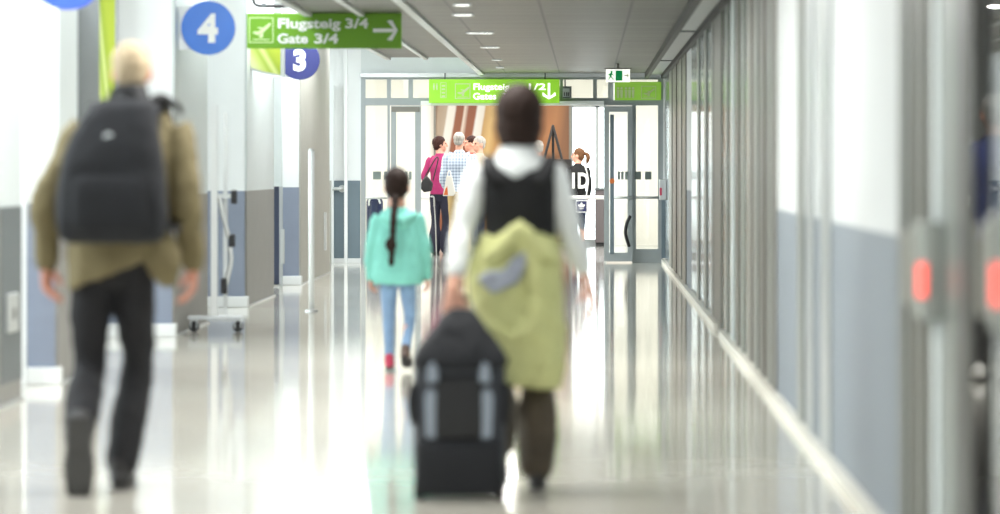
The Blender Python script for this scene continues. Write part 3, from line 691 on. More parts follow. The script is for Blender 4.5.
# ================================================================ LOOSE OBJECTS ON THE LEFT
Yk = 29.3; a = lambda p: X(p, Yk); c = lambda q: Z(q, Yk)
t = thing('rolling_stand', 'tall white rolling stand with castors and hanging belt ends beside the left wall', 'rolling stand', (a(214), Yk, 0))
obj('post', B(a(211), a(217.5), Yk-0.02, Yk+0.02, 0.11, c(105)), M['white'], t, bevel=0.004)
obj('base_bar', B(a(188), a(242), Yk-0.03, Yk+0.03, 0.095, 0.125), M['alu'], t, bevel=0.004)
obj('mast', B(a(222), a(226), Yk+0.1, Yk+0.13, 0.11, c(112)), M['plate'], t)
for p in (194, 238):
    w_ = obj('castor', loft(NB(), [(a(p), Yk-0.015, 0.042), (a(p), Yk+0.015, 0.042)], [0.042, 0.042], 20, 1, (1, 0, 0), cap=False), M['rub'], t, smooth=False)
    obj('fork', box(box(box(NB(), a(p)-0.028, a(p)-0.02, Yk-0.02, Yk+0.02, 0.03, 0.1), a(p)+0.02, a(p)+0.028, Yk-0.02, Yk+0.02, 0.03, 0.1), a(p)-0.028, a(p)+0.028, Yk-0.02, Yk+0.02, 0.088, 0.1), M['alu'], w_)
for q, q2 in ((190, 204), (234, 247), (278, 294)):
    px = 231 if q < 200 else (229 if q < 250 else 221)
    obj('clip', B(a(px), a(px+6), Yk-0.02, Yk+0.03, c(q2), c(q)), M['black'], t, bevel=0.01)
st = NB()
loft(st, [at(219, 196, Yk), at(223, 215, Yk), at(229, 238, Yk)], [(0.018, .004)]*3, 8, 4); obj('belt', st, M['plate'], t, smooth=True); st = NB(); loft(st, [at(230, 247, Yk), at(231, 262, Yk), at(226, 284, Yk)], [(0.018, .004)]*3, 8, 4)
obj('belt', st, M['plate'], t, smooth=True)
obj('cross_arm', B(a(215), a(233), Yk-0.01, Yk+0.02, c(198), c(194)), M['plate'], t)
Yk = 33.5; a = lambda p: X(p, Yk); c = lambda q: Z(q, Yk)
t = thing('barrier_post', 'slim pale barrier post standing alone before the warm grey wall', 'post', (a(311.5), Yk, 0))
obj('shaft', loft(NB(), [(a(311.5), Yk, 0.02), (a(311.5), Yk, c(151))], [0.026, 0.026], 16, 1, cap=False), M['white'], t, smooth=True)
obj('base', loft(NB(), [(a(311.5), Yk, 0.0), (a(311.5), Yk, 0.012)], [0.06, 0.055], 24, 1, cap=False), M['alu'], t)
obj('cap', loft(NB(), [(a(311.5), Yk, c(151)), (a(311.5), Yk, c(149))], [0.028, 0.02], 16, 1, cap=False), M['plate'], t)
# pull handles on the left piers' far edges
struct('trim_61', B(XL+0.02, XL+0.05, 44.6, 44.7, 0.3, 0.75), M['plate'])
# navy suitcase behind the left fixed pane
Yk = 53.6; a = lambda p: X(p, Yk); c = lambda q: Z(q, Yk)
t = thing('suitcase', 'small rounded dark navy suitcase standing behind the left glass pane', 'suitcase', (a(374), Yk, 0))
obj('shell', B(a(366.5), a(383), Yk-0.1, Yk+0.1, 0.16, c(197)), M['bagblue'], t, bevel=0.07)
obj('handle', pipe(NB(), [at(369, 205, Yk-.11), at(369.5, 200, Yk-.11), at(373, 197, Yk-.11), at(378, 198.5, Yk-.11), at(380, 203, Yk-.11)], 0.014), M['white'], t, smooth=True)
for p in (369, 380): obj('wheel', loft(NB(), [(a(p)-.015, Yk, .035), (a(p)+.015, Yk, .035)], [.035, .035], 16, 1, (0, 1, 0), cap=False), M['rub'], t)
for p in (369, 380): obj('leg', B(a(p)-0.02, a(p)+0.02, Yk-.03, Yk+.03, 0.05, 0.2), M['black'], t)

# ================================================================ PEOPLE
U = Vector((0, 0, 1))
def head_parts(bm, P):
    c = Vector(P['head']); k = P.get('hs', 1.0); yaw = P.get('yaw', 0.0)   # yaw 0 faces +Y, positive turns left
    f = Vector((-math.sin(yaw), math.cos(yaw), -P.get('nod', 0.0))).normalized(); r = f.cross(U).normalized(); u = r.cross(f)
    rot = Matrix((r, f, u)).transposed()
    e = lambda off, rx, ry, rz: ell(bm, c+(r*off[0]+f*off[1]+u*off[2])*k, rx*k, ry*k, rz*k, rot)
    e((0, -0.012, 0.022), 0.074, 0.092, 0.095); e((0, 0.022, -0.048), 0.054, 0.064, 0.062); e((0, 0.05, -0.085), 0.028, 0.026, 0.022)
    loft(bm, [c+(f*.082+u*.022)*k, c+(f*.098-u*.006)*k, c+(f*.104-u*.022)*k], [.009*k, .013*k, .015*k], 8, 2)
    for s_ in (-1, 1):
        e((s_*.074, -0.006, -0.006), 0.010, 0.020, 0.031); e((s_*.040, .050, -.022), .024, .024, .022)
        e((s_*.030, .072, .032), .020, .012, .008)
    e((0, .080, -.052), .024, .010, .006); e((0, .078, -.063), .021, .010, .006)
    nb = Vector(P['neck'])
    loft(bm, [c-(u*.06+f*.018)*k, (c-(u*.07+f*.018)*k)*.5+nb*.5, nb], [.052*k, .053*k, .062*k], 14, 2)
    return c, f, r, u, rot, k
def hand(bm, wr, d, n, s_, size, curl):
    """d: finger direction, n: palm normal, s_: thumb side"""
    d = Vector(d).normalized(); s_ = Vector(s_); s_ = (s_-d*s_.dot(d)).normalized(); n = s_.cross(d) if s_.cross(d).dot(Vector(n)) > 0 else -s_.cross(d)
    w = Vector(wr); k = size/0.18
    loft(bm, [w-d*.02*k, w+d*.02*k, w+d*.055*k, w+d*.088*k], [(.026*k, .019*k), (.032*k, .018*k), (.040*k, .016*k), (.039*k, .013*k)], 14, 2, side=s_)
    for i, (off, L_) in enumerate(((.030, .068), (.0100, .078), (-.0105, .073), (-.030, .058))):
        b = w+d*(.086-.004*abs(i-1))*k+s_*off*k; p = [b-d*.012*k, b]; a_ = 0.0; seg = (.42, .32, .26)
        for j in range(3):
            a_ += curl*(0.75+0.12*i*0.6)*(1.0, 1.15, .8)[j]; dd = d*math.cos(a_)+n*math.sin(a_)
            b = b+dd*L_*seg[j]*k; p.append(b)
        loft(bm, p, [.0095*k, .0095*k, .009*k, .0085*k, .0065*k], 8, 2, side=s_)
    b = w+d*.018*k+s_*.026*k; t1 = (s_*.62+d*.72+n*.25).normalized(); t2 = (d*.85+s_*.2+n*.5).normalized()
    loft(bm, [b-t1*.01*k, b, b+t1*.035*k, b+t1*.035*k+t2*.026*k, b+t1*.035*k+t2*.05*k], [.014*k, .014*k, .0115*k, .0105*k, .007*k], 8, 2)
def foot_dirs(P, sd):
    return Vector(P['toe'+sd]).normalized()
def build_body(P, parent, skin, vox):
    bm = NB(); c, f, r, u, rot, k = head_parts(bm, P)
    q = P['bk']
    nb = Vector(P['neck']); pv = Vector(P['pelvis'])
    mid = nb*.5+pv*.5
    loft(bm, [pv-U*.04*q, pv+U*.06*q, mid, nb-U*.12*q, nb-U*.03*q], [(.105*q, .075*q), (.11*q, .08*q), (.10*q, .075*q), (.125*q, .08*q), (.07*q, .055*q)], 20, 3)
    for sd in 'LR':
        sh, el, wr = Vector(P['sh'+sd]), Vector(P['el'+sd]), Vector(P['wr'+sd])
        loft(bm, [nb-U*.09*q, sh-U*.015, (sh+el)/2, el, (el+wr)/2+(el-wr)*.15, wr], [.045*q, .042*q, .039*q, .034*q, .034*q, .023*q], 12, 3)
        hd = P.get('hd'+sd, tuple((wr-el).normalized())); s_ = P.get('th'+sd, (0.25 if sd == 'L' else -0.25, 1, 0))
        pn = P.get('pn'+sd, (1, 0, 0) if sd == 'L' else (-1, 0, 0))
        hand(bm, wr, hd, pn, s_, P.get('hsz', .18*q), P.get('curl'+sd, 0.4))
        hp, kn, an = Vector(P['hp'+sd]), Vector(P['kn'+sd]), Vector(P['an'+sd])
        loft(bm, [hp+U*.03*q, (hp+kn)/2, kn, kn*.6+an*.4, an], [.066*q, .060*q, .045*q, .046*q, .032*q], 12, 3)
        t = foot_dirs(P, sd); loft(bm, [an-U*.01*q, an+t*.06*q-U*.035*q, an+t*.14*q-U*.045*q], [.030*q, .030*q, .022*q], 10, 2)
    o = obj('body', bm, skin, parent, smooth=True); remesh(o, vox, 3)
    eye = None
    for s_ in (-1, 1):
        e = NB(); ell(e, c+(r*s_*.030+f*.0735+u*.014)*k, .013*k, .010*k, .008*k, rot, 10); obj('eye', e, M['eye'], o if False else parent, smooth=True)
    return c, f, r, u, rot, k
def shoe(P, sd, parent, m, solem, vox=0.006):
    an = Vector(P['an'+sd]); t = foot_dirs(P, sd); q = P['bk']
    side = t.cross(U).normalized(); dn = side.cross(t).normalized()
    if dn.z > 0: dn = -dn
    h = P.get('heel'+sd, an+dn*.065*q-t*.03*q)
    b = NB()
    loft(b, [an+U*.03*q*0+dn*-.035*q-t*.01*q, an+dn*.01*q-t*.012*q, an+dn*.03*q+t*.02*q], [.040*q, .043*q, .046*q], 12, 2)
    loft(b, [an+dn*.038*q-t*.035*q, an+dn*.036*q+t*.03*q, an+dn*.042*q+t*.10*q, an+dn*.050*q+t*.165*q], [(.036*q, .034*q), (.038*q, .038*q), (.045*q, .030*q), (.038*q, .020*q)], 14, 3, side=side)
    o = obj('shoe', b, m, parent, smooth=True); remesh(o, vox, 3)
    b = NB()
    loft(b, [an+dn*.072*q-t*.055*q, an+dn*.072*q+t*.03*q, an+dn*.072*q+t*.10*q, an+dn*.070*q+t*.18*q], [(.036*q, .011*q), (.037*q, .011*q), (.046*q, .011*q), (.036*q, .010*q)], 16, 3, side=side)
    obj('sole', b, solem, o, smooth=True)
def trousers(P, parent, m, w_=1.0, hem=1.0, vox=0.008, folds=0.012, hipw=1.0, ankle_gap=0.02):
    q = P['bk']; b = NB(); pv = Vector(P['pelvis'])
    loft(b, [pv-U*.07*q, pv+U*.0*q, pv+U*.10*q], [(.13*q*hipw, .10*q), (.155*q*hipw, .115*q), (.14*q*hipw, .10*q)], 24, 3)
    for sd in 'LR':
        hp, kn, an = Vector(P['hp'+sd]), Vector(P['kn'+sd]), Vector(P['an'+sd])
        e = an+(kn-an).normalized()*ankle_gap
        loft(b, [hp+U*.02, (hp*.55+kn*.45), kn, kn*.5+e*.5, e], [.088*q*w_, .082*q*w_, .064*q*w_, .060*q*w_*hem, .054*q*w_*hem], 18, 4)
    o = obj('trousers', b, m, parent, smooth=True); return remesh(o, vox, 3, folds, 0.09)
def top(P, parent, m, rs, sl=1.0, cuff=0.0, name='jacket', vox=0.008, folds=0.014, sleeves=True, extra=None, cuffw=1.0):
    q = P['bk']; b = NB(); rings(b, rs)
    nb = Vector(P['neck'])
    for sd in 'LR':
        sh, el, wr = Vector(P['sh'+sd]), Vector(P['el'+sd]), Vector(P['wr'+sd])
        e = wr+(el-wr)*cuff
        if sleeves: loft(b, [nb*.6+sh*.4-U*.05*q, sh, (sh+el)/2, el, (el+e)/2, e], [.058*q*sl, .066*q*sl, .062*q*sl, .054*q*sl, .050*q*sl*cuffw, .042*q*sl*cuffw], 16, 3)
    if extra: extra(b)
    o = obj(name, b, m, parent, smooth=True); return remesh(o, vox, 4, folds, 0.09)
def hair(parent, H, kind, m, vox=0.006):
    c, f, r, u, rot, k = H; b = NB(); e = lambda off, rx, ry, rz: ell(b, c+(r*off[0]+f*off[1]+u*off[2])*k, rx*k, ry*k, rz*k, rot, 24)
    e((0, -0.022, 0.040), 0.082, 0.094, 0.088)
    if kind == 'short': e((0, -.052, -.005), .070, .052, .068)
    if kind == 'curly': e((0, -.030, .03), .092, .095, .095); e((0, -.05, -.02), .080, .06, .07)
    if kind == 'bob': e((0, -.022, .025), .105, .105, .120); e((0, -.030, -.045), .104, .090, .090); e((0, -.050, -.095), .090, .065, .055)
    if kind in ('braid', 'pony'): e((0, -.045, .0), .076, .06, .085)
    o = obj('hair', b, m, parent, smooth=True); remesh(o, vox, 2, 0.012 if kind != 'bob' else 0.008, 0.025)
    return o
def stand_pose(H, lean=0.0, armfwd=0.0, W=1.0):
    q = H/1.75; P = dict(bk=q, hs=1.0*min(1, q*1.02+.0), head=(0, lean*1.0, H-.118*q), neck=(0, lean*.8-.02, H-.28*q), pelvis=(0, 0, .53*H+.0),)
    for sd, s_ in (('L', -1), ('R', 1)):
        P['sh'+sd] = (s_*.165*q*W, lean*.7, H-.335*q); P['el'+sd] = (s_*.225*q*W, lean*.4-.02+armfwd*.1, H-.335*q-.29*q)
        P['wr'+sd] = (s_*.225*q*W, armfwd*.24+.03, H-.335*q-.53*q); P['hp'+sd] = (s_*.082*q, 0, .50*H); P['kn'+sd] = (s_*.085*q, .015, .275*H)
        P['an'+sd] = (s_*.09*q, 0, .078*q+.0); P['toe'+sd] = (s_*.15, 1, 0)
    return P
def std_rings(P, bottom, w_=1.0, d_=1.0, slope=0.0):
    q = P['bk']; nb = Vector(P['neck']); pv = Vector(P['pelvis'])
    return [(pv.x, pv.y, bottom, .172*q*w_, .125*q*d_, slope), (pv.x, pv.y, pv.z*.5+bottom*.5+.02, .168*q*w_, .122*q*d_, slope*.6), ((nb.x+pv.x)/2, (nb.y+pv.y)/2, (nb.z+pv.z)/2-.04*q, .152*q*w_, .112*q*d_, 0),
            (nb.x, nb.y, nb.z-.17*q, .172*q*w_, .12*q*d_, 0), (nb.x, nb.y, nb.z-.075*q, .150*q*w_, .10*q*d_, 0), (nb.x, nb.y, nb.z-.01*q, .085*q, .072*q, 0), (nb.x, nb.y+.0, nb.z+.035*q, .062*q, .06*q, 0)]

# ---- 1. grey-haired man with a black rucksack
px = lambda p, x0=131, s_=250.0: (p-x0)/s_
pz = lambda q, s_=250.0: CH-(q-168)/s_
man = thing('person', 'white-haired man in olive jacket and black trousers walking away at left', 'person', (X(131, 14.95), 14.95, 0), 'people', local=True)
P = dict(bk=1.0, hs=0.98, head=(0.0, .03, 1.66), neck=(0, 0, 1.49), pelvis=(-.075, 0, .95), nod=0.05,
         shL=(-.185, 0, 1.425), shR=(.175, 0, 1.425), elL=(-.335, -.03, 1.15), elR=(.225, -.04, 1.14), wrL=(-.345, .05, .90), wrR=(.240, .06, .895), hsz=.20,
         hpL=(-.155, 0, .90), hpR=(.005, 0, .90), knL=(-.170, .02, .48), knR=(.015, .10, .49), anL=(-.165, -.30, .262), anR=(-.040, .0, .085),
         toeL=(-.02, .2, -.8), toeR=(0, 1, 0), curlL=.5, curlR=.5, hdL=(.02, .1, -1), hdR=(-.02, .1, -1))
H = build_body(P, man, M['skin_old'], 0.0045)
hair(man, H, 'short', M['h_white'], 0.005)
trousers(P, man, M['trous'], 1.0, 1.22, folds=0.02)
def flap(b): loft(b, [(.10, -.06, 1.02), (.135, -.07, .92), (.150, -.06, .84)], [(.07, .07), (.075, .06), (.045, .04)], 14, 3)
top(P, man, M['olive'], [(-.055, 0, .865, .195, .135, .40), (-.05, 0, .98, .205, .14, .28), (-.035, 0, 1.15, .20, .14, 0), (-.005, 0, 1.33, .195, .135, 0), (0, 0, 1.43, .165, .11, 0), (0, 0, 1.50, .085, .08, 0), (0, 0, 1.55, .075, .075, 0)], 1.12, cuff=.02, extra=flap, folds=0.026)
b = NB(); loft(b, [(0, .0, 1.50), (0, -.005, 1.535), (0, 0, 1.575)], [(.085, .08), (.082, .08), (.072, .074)], 20, 2)
o = obj('collar', b, M['packblk2'], man, smooth=True, label='black jacket collar')
P['bk'] = 1.34
shoe(P, 'L', man, M['shoeblk'], M['sole'])
P['bk'] = 1.16
shoe(P, 'R', man, M['shoeblk'], M['sole'])
bp = thing('backpack', 'big black rucksack with a pale round badge on the man at left', 'backpack', (man.location.x+.015, 14.95, 0), local=True)
b = NB(); rings(b, [(-.06, -.22, .985, .175, .06, 0), (-.06, -.235, 1.02, .212, .095, 0), (-.06, -.24, 1.15, .218, .105, 0), (-.055, -.235, 1.33, .195, .095, 0), (-.04, -.22, 1.44, .162, .085, 0), (-.015, -.205, 1.52, .13, .065, 0), (-.01, -.19, 1.55, .10, .04, 0)], 32, 2.8)
o = obj('pack_body', b, M['packblk'], bp, smooth=True); remesh(o, 0.008, 2, 0.015, 0.12)
b = NB(); rings(b, [(-.062, -.31, 1.03, .13, .02, 0), (-.062, -.315, 1.06, .15, .035, 0), (-.062, -.315, 1.22, .14, .035, 0), (-.062, -.30, 1.27, .12, .02, 0)], 28, 3.4)
o = obj('pocket', b, M['packblk'], bp, smooth=True)
for s_, x0 in ((-1, -.02), (1, -.02)):
    b = NB(); loft(b, [(x0+s_*.10, -.13, 1.50), (x0+s_*.125, -.06, 1.535), (x0+s_*.135, .05, 1.50), (x0+s_*.145, .155, 1.38), (x0+s_*.155, .16, 1.22), (x0+s_*.17, .06, 1.08), (x0+s_*.19, -.12, 1.04)], [(.032, .010)]*7, 12, 4)
    obj('shoulder_strap', b, M['packblk2'], bp, smooth=True)
b = NB(); loft(b, [(.08, -.13, 1.545), (.12, -.10, 1.56), (.175, -.06, 1.525), (.19, -.05, 1.50)], [.014, .018, .014, .01], 10, 3); obj('strap_end', b, M['packblk2'], bp, smooth=True)
b = NB(); pipe(b, [(-.07, -.20, 1.55), (-.06, -.205, 1.585), (-.02, -.205, 1.595), (.02, -.2, 1.58), (.03, -.2, 1.55)], 0.011); obj('grab_handle', b, M['packblk2'], bp, smooth=True)
b = NB(); disc(b, -.065, -.315, -.30, 1.40, .019, 20); obj('badge', b, M['alu'], bp, label='pale round badge')

# ---- 2. woman with the suitcase
Yw = 14.9
wom = thing('person', 'dark-haired woman in black vest over white sleeves pulling a suitcase', 'person', (X(519, Yw), Yw, 0), 'people', local=True)
P = dict(bk=.90, hs=.94, head=(0, .03, 1.485), neck=(0, 0, 1.31), pelvis=(.02, 0, .84), nod=0.02,
         shL=(-.150, 0, 1.265), shR=(.122, 0, 1.265), elL=(-.222, -.05, 1.03), elR=(.208, .0, 1.02), wrL=(-.258, -.16, .79), wrR=(.272, .14, .82),
         hpL=(-.06, 0, .80), hpR=(.085, 0, .80), knL=(-.085, .03, .44), knR=(.075, .08, .45), anL=(-.075, -.24, .20), anR=(.07, .0, .08),
         toeL=(-.02, .42, -.55), toeR=(0.05, 1, 0), curlL=1.0, curlR=.35, hdL=(-.03, -.12, -1), hdR=(.26, .3, -1), hsz=.185, pnL=(0, 1, 0.0), thL=(1, .1, 0))
H = build_body(P, wom, M['skin'], 0.0045)
hair(wom, H, 'bob', M['h_dark'], 0.006)
trousers(P, wom, M['camo'], 1.15, 1.3, folds=0.02)
top(P, wom, M['shirtw'], std_rings(P, .95, .93, .93), 1.0, cuff=.36, name='shirt', folds=0.016, cuffw=1.1)
b = NB(); loft(b, [(0, -.01, 1.21), (0, -.005, 1.27), (0, .0, 1.31), (0, .01, 1.37)], [(.115, .115), (.125, .11), (.100, .09), (.070, .072)], 28, 3)
o = obj('collar', b, M['scarf'], wom, smooth=True); remesh(o, 0.007, 3, 0.012, 0.05)
b = NB(); rings(b, [(-.0, 0, .96, .148, .125, 0), (0, 0, 1.05, .146, .12, 0), (0, 0, 1.15, .154, .125, 0), (0, 0, 1.235, .150, .122, 0), (0, 0, 1.275, .133, .105, 0), (0, .0, 1.30, .11, .085, 0)], 32, 2.6)
for s_ in (-1, 1): loft(b, [(s_*.10, -.125, 1.22), (s_*.120, -.116, 1.265), (s_*.124, -.08, 1.30), (s_*.122, .0, 1.318), (s_*.11, .09, 1.27)], [(.028, .014)]*5, 12, 3)
o = obj('vest', b, M['vest'], wom, smooth=True); remesh(o, 0.007, 2, 0.008, 0.1)
b = NB(); rings(b, [(.052, -.03, .415, .115, .10, -.12), (.047, -.03, .46, .130, .12, -.1), (.02, -.02, .62, .165, .145, -.08), (-.01, -.01, .76, .185, .15, -.05), (-.012, 0, .88, .185, .148, 0), (-.0, 0, .98, .165, .135, .0), (.0, 0, 1.03, .145, .125, 0)], 36, 2.4)
loft(b, [(-.12, -.13, .93), (-.06, -.15, .97), (.01, -.16, 1.05), (.06, -.15, .97), (.13, -.12, .93)], [.03, .035, .032, .035, .03], 12, 3)
loft(b, [(.0, -.15, 1.02), (.06, -.165, .88), (.075, -.16, .76), (.05, -.165, .66), (-.02, -.165, .62), (-.10, -.15, .66)], [(.03, .02), (.035, .02), (.035, .022), (.035, .022), (.03, .02), (.02, .02)], 10, 3)
o = obj('tied_jacket', b, M['tied'], wom, smooth=True); remesh(o, 0.007, 2, 0.03, 0.07)
b = NB(); prism(b, [(-.165, .845), (-.10, .785), (.0, .83), (.03, .90), (.03, .955), (-.02, .93), (-.06, .875), (-.12, .875)], -.192, -.13); obj('lining', b, M['lining'], wom, bevel=0.01, label='blue-grey lining of the tied jacket')
shoe(P, 'L', wom, M['shoeblk'], M['sole']); shoe(P, 'R', wom, M['shoeblk'], M['sole'])

# ---- suitcase
Ys = 14.46; sx = X(459, Ys); ss = F/Ys
cs = thing('suitcase', 'black wheeled suitcase with grey-blue panels pulled by the woman', 'suitcase', (sx, Ys, 0), local=True)
gx = lambda p: (p-459)/ss; gz = lambda q: CH-(q-168)/ss
b = NB(); rings(b, [(0.0, .12, .012, .165, .115, 0), (0, .12, .045, .176, .13, 0), (0, .12, .25, .180, .135, 0), (0, .12, .46, .178, .135, 0), (0.0, .12, .515, .172, .13, 0), (.0, .12, .535, .15, .11, 0)], 40, 5.0, 2)
obj('shell', b, M['suitcase'], cs, smooth=True)
b = NB(); rings(b, [(.0, .10, .505, .184, .135, 0), (.0, .10, .545, .184, .135, 0), (-.0, .10, .62, .135, .10, 0), (-.0, .11, .685, .085, .07, 0), (-.0, .12, .725, .05, .045, 0), (-.0, .12, .735, .03, .03, 0)], 32, 3.0)
o = obj('top_bag', b, M['packblk'], cs, smooth=True); remesh(o, 0.008, 2, 0.02, 0.07)
b = NB(); rings(b, [(0.0, -.01, .015, .155, .02, 0), (0, -.02, .04, .165, .035, 0), (0, -.02, .20, .165, .035, 0), (0, -.01, .225, .155, .02, 0)], 36, 5.0, 2)
obj('lower_pocket', b, M['packblk'], cs, smooth=True)
b = NB(); rings(b, [(0.0, .0, .235, .09, .01, 0), (0, -.015, .25, .095, .02, 0), (0, -.015, .46, .09, .02, 0), (0, -.0, .48, .08, .01, 0)], 30, 4.0, 2)
obj('front_pocket', b, M['packblk2'], cs, smooth=True)
for s_ in (-1, 1):
    pts = [(s_*.125, .24), (s_*.065, .24), (s_*.065, .32), (s_*.085, .415), (s_*.115, .435), (s_*.132, .40)]
    b = NB(); prism(b, pts if s_ < 0 else pts[::-1], -.028, .0); obj('reflective_panel', b, M['refl_panel'], cs, bevel=0.006, label='grey-blue side panel')
    pts = [(s_*.122, .455), (s_*.08, .455), (s_*.08, .50), (s_*.095, .535), (s_*.118, .52)]
    b = NB(); prism(b, pts if s_ < 0 else pts[::-1], -.045, .0); obj('reflective_panel', b, M['refl_panel'], cs, bevel=0.006, label='small grey-blue upper panel')
    b = NB(); loft(b, [(s_*.155-.018, .02, .045), (s_*.155+.018, .02, .045)], [.044, .044], 24, 1, (0, 1, 0), cap=False); obj('wheel', b, M['rub'], cs)
    b = NB(); loft(b, [(s_*.18, .02, .30), (s_*.187, .02, .37), (s_*.18, .02, .44)], [.012, .016, .012], 8, 3); obj('side_handle', b, M['packblk2'], cs, smooth=True)
    tube_b = NB(); loft(tube_b, [(s_*.05-.02, .20, .50), (s_*.035-.022, .30, .755)], [.007, .007], 8, 1); obj('telescopic_tube', tube_b, M['black'], cs, smooth=True)
b = NB(); loft(b, [(-.065, .30, .765), (-.022, .30, .77), (.02, .30, .765)], [.013, .014, .013], 10, 2); obj('grip', b, M['black'], cs, smooth=True)

# ---- 3. girl in the turquoise hoodie
Yg = 23.7
g = thing('person', 'small girl with a long dark braid in a turquoise hoodie', 'person', (X(398, Yg), Yg, 0), 'people', local=True)
P = dict(bk=.72, hs=.98, head=(-.008, .02, 1.160), neck=(-.01, 0, 1.01), pelvis=(0, 0, .64),
         shL=(-.118, 0, .965), shR=(.118, 0, .965), elL=(-.168, -.01, .785), elR=(.168, -.01, .785), wrL=(-.172, .05, .595), wrR=(.182, .05, .60),
         hpL=(-.055, 0, .60), hpR=(.055, 0, .60), knL=(-.062, .04, .335), knR=(.075, .02, .335), anL=(-.056, .03, .066), anR=(.055, -.17, .125),
         toeL=(0, 1, 0), toeR=(.05, .8, -.35), hsz=.135)
H = build_body(P, g, M['skin'], 0.0045)
hh = hair(g, H, 'braid', M['h_dark'], 0.005)
b = NB(); zs = [1.10-.0235*i for i in range(19)]
loft(b, [(-.012-.0012*i, -.095-.085*min(i, 6)/6, z) for i, z in enumerate(zs)], [(.020+.005*(i % 2)-.0003*i) for i in range(19)], 10, 2)
ell(b, (-.036, -.175, .80-.0), .036, .026, .045)
obj('braid', b, M['h_dark'], hh, smooth=True)
trousers(P, g, M['jeans'], .86, .92, vox=.007, folds=0.01)
def hood(b): loft(b, [(-.09, -.04, .985), (-.05, -.085, .955), (0, -.10, .935), (.05, -.085, .955), (.09, -.04, .985)], [.03, .036, .042, .036, .03], 12, 3)
top(P, g, M['teal_hood'], [(0, 0, .545, .152, .105, 0), (0, 0, .58, .165, .115, 0), (0, 0, .72, .160, .11, 0), (0, 0, .88, .142, .10, 0), (0, 0, .965, .118, .085, 0), (-.005, 0, 1.01, .075, .07, 0), (-.005, 0, 1.035, .06, .06, 0)], 1.02, cuff=-.02, name='hoodie', vox=.007, extra=hood, folds=0.018, cuffw=1.15)
shoe(P, 'L', g, M['pink'], M['shoeblk'], .005); shoe(P, 'R', g, M['trainer'], M['shoeblk'], .005)

# ---- 4. group waiting in the lobby
def far_person(label, pxc, Y, H_, yaw, body_yaw, topm, legm, hairk, hairm, lean=0.0, W=1.0, skin='skin', topn='shirt', cuff=0.0, mod=None, bottom=.80, shoem='shoeblk', legw=1.0, slim=1.0, scale_legs=.95):
    t = thing('person', label, 'person', (X(pxc, Y), Y, 0), 'people', rotz=body_yaw, local=True)
    P = stand_pose(H_, lean, 0, W); P['yaw'] = yaw
    if mod: mod(P)
    Hh = build_body(P, t, M[skin], 0.008)
    h_ = hair(t, Hh, hairk, M[hairm], 0.008)
    trousers(P, t, M[legm], scale_legs, legw, vox=.010, folds=0.01)
    top(P, t, M[topm], std_rings(P, bottom*P['bk'], W*slim), .92*W, cuff=cuff, name=topn, vox=.010, folds=0.012)
    shoe(P, 'L', t, M[shoem], M['sole'], .008); shoe(P, 'R', t, M[shoem], M['sole'], .008)
    return t, P, Hh, h_
def m1(P): P['wrL'] = (-.20, .10, 1.02); P['wrR'] = (.16, .24, 1.02); P['elL'] = (-.25, -.04, 1.14); P['elR'] = (.22, .02, 1.12)
far_person('woman in magenta top and dark trousers talking in the lobby', 440.5, 54.75, 1.74, -1.1, -.35, 'magenta', 'dkcloth', 'curly', 'h_red', mod=m1, bottom=.90, legw=1.6, W=.93, topn='blouse')
def m2(P): P['wrL'] = (-.22, .14, 1.02); P['elL'] = (-.24, -.02, 1.12)
far_person('white-haired man in a pale blue checked shirt and khaki trousers', 459.5, 53.6, 1.79, -.3, 0, 'plaid', 'khaki', 'short', 'h_grey', mod=m2, bottom=.92, cuff=.0, W=1.02, legw=1.2)
far_person('person with dark auburn hair half hidden beyond the checked shirt', 470.5, 56.0, 1.76, .9, .8, 'pinkish', 'dkcloth', 'short', 'h_red')
far_person('person in cream jacket with thin grey hair mostly hidden behind the walking woman', 478.5, 55.0, 1.74, 1.2, 1.0, 'cream_cl', 'denim_dk', 'short', 'h_grey')
far_person('grey-haired person seen just right of the walking woman\'s head', 537, 58.0, 1.70, .4, .4, 'rdado', 'dkcloth', 'short', 'h_grey')
# handbag, carrier bag
Yb = 54.4
t = thing('handbag', 'black handbag hanging at the side of the woman in magenta', 'handbag', (X(427, Yb), Yb, Z(193, Yb)))
b = NB(); prism(b, [(X(419.5, Yb), Z(187, Yb)), (X(424, Yb), Z(192.5, Yb)), (X(432, Yb), Z(191, Yb)), (X(433, Yb), Z(183, Yb)), (X(427, Yb), Z(175.5, Yb)), (X(423, Yb), Z(179, Yb))], Yb-.06, Yb+.06); obj('bag_body', b, M['black'], t, bevel=0.02)
obj('strap', pipe(NB(), [at(424, 179, Yb), at(430, 168, Yb), at(436, 158, Yb), at(438, 160, Yb+.02), at(433, 180, Yb)], .009), M['black'], t, smooth=True)
Yb = 53.3
t = thing('carrier_bag', 'white paper carrier bag with orange print held by the checked-shirt man', 'carrier bag', (X(449, Yb), Yb, Z(200, Yb)))
b = NB(); prism(b, [(X(443, Yb), Z(196, Yb)), (X(453, Yb), Z(196, Yb)), (X(455.5, Yb), Z(193, Yb)), (X(452, Yb), Z(176, Yb)), (X(446.5, Yb), Z(176, Yb))], Yb-.05, Yb+.05); obj('bag_body', b, M['paper'], t, bevel=0.006)
b = NB(); prism(b, [(X(443.8, Yb), Z(195, Yb)), (X(448, Yb), Z(195, Yb)), (X(447.5, Yb), Z(186, Yb)), (X(445.5, Yb), Z(189, Yb))], Yb-.054, Yb-.05); obj('print', b, M['orange'], t)
obj('handle', pipe(NB(), [at(447.5, 176, Yb), at(448, 172, Yb), at(450, 171, Yb), at(451, 176, Yb)], .007), M['paper'], t, smooth=True)
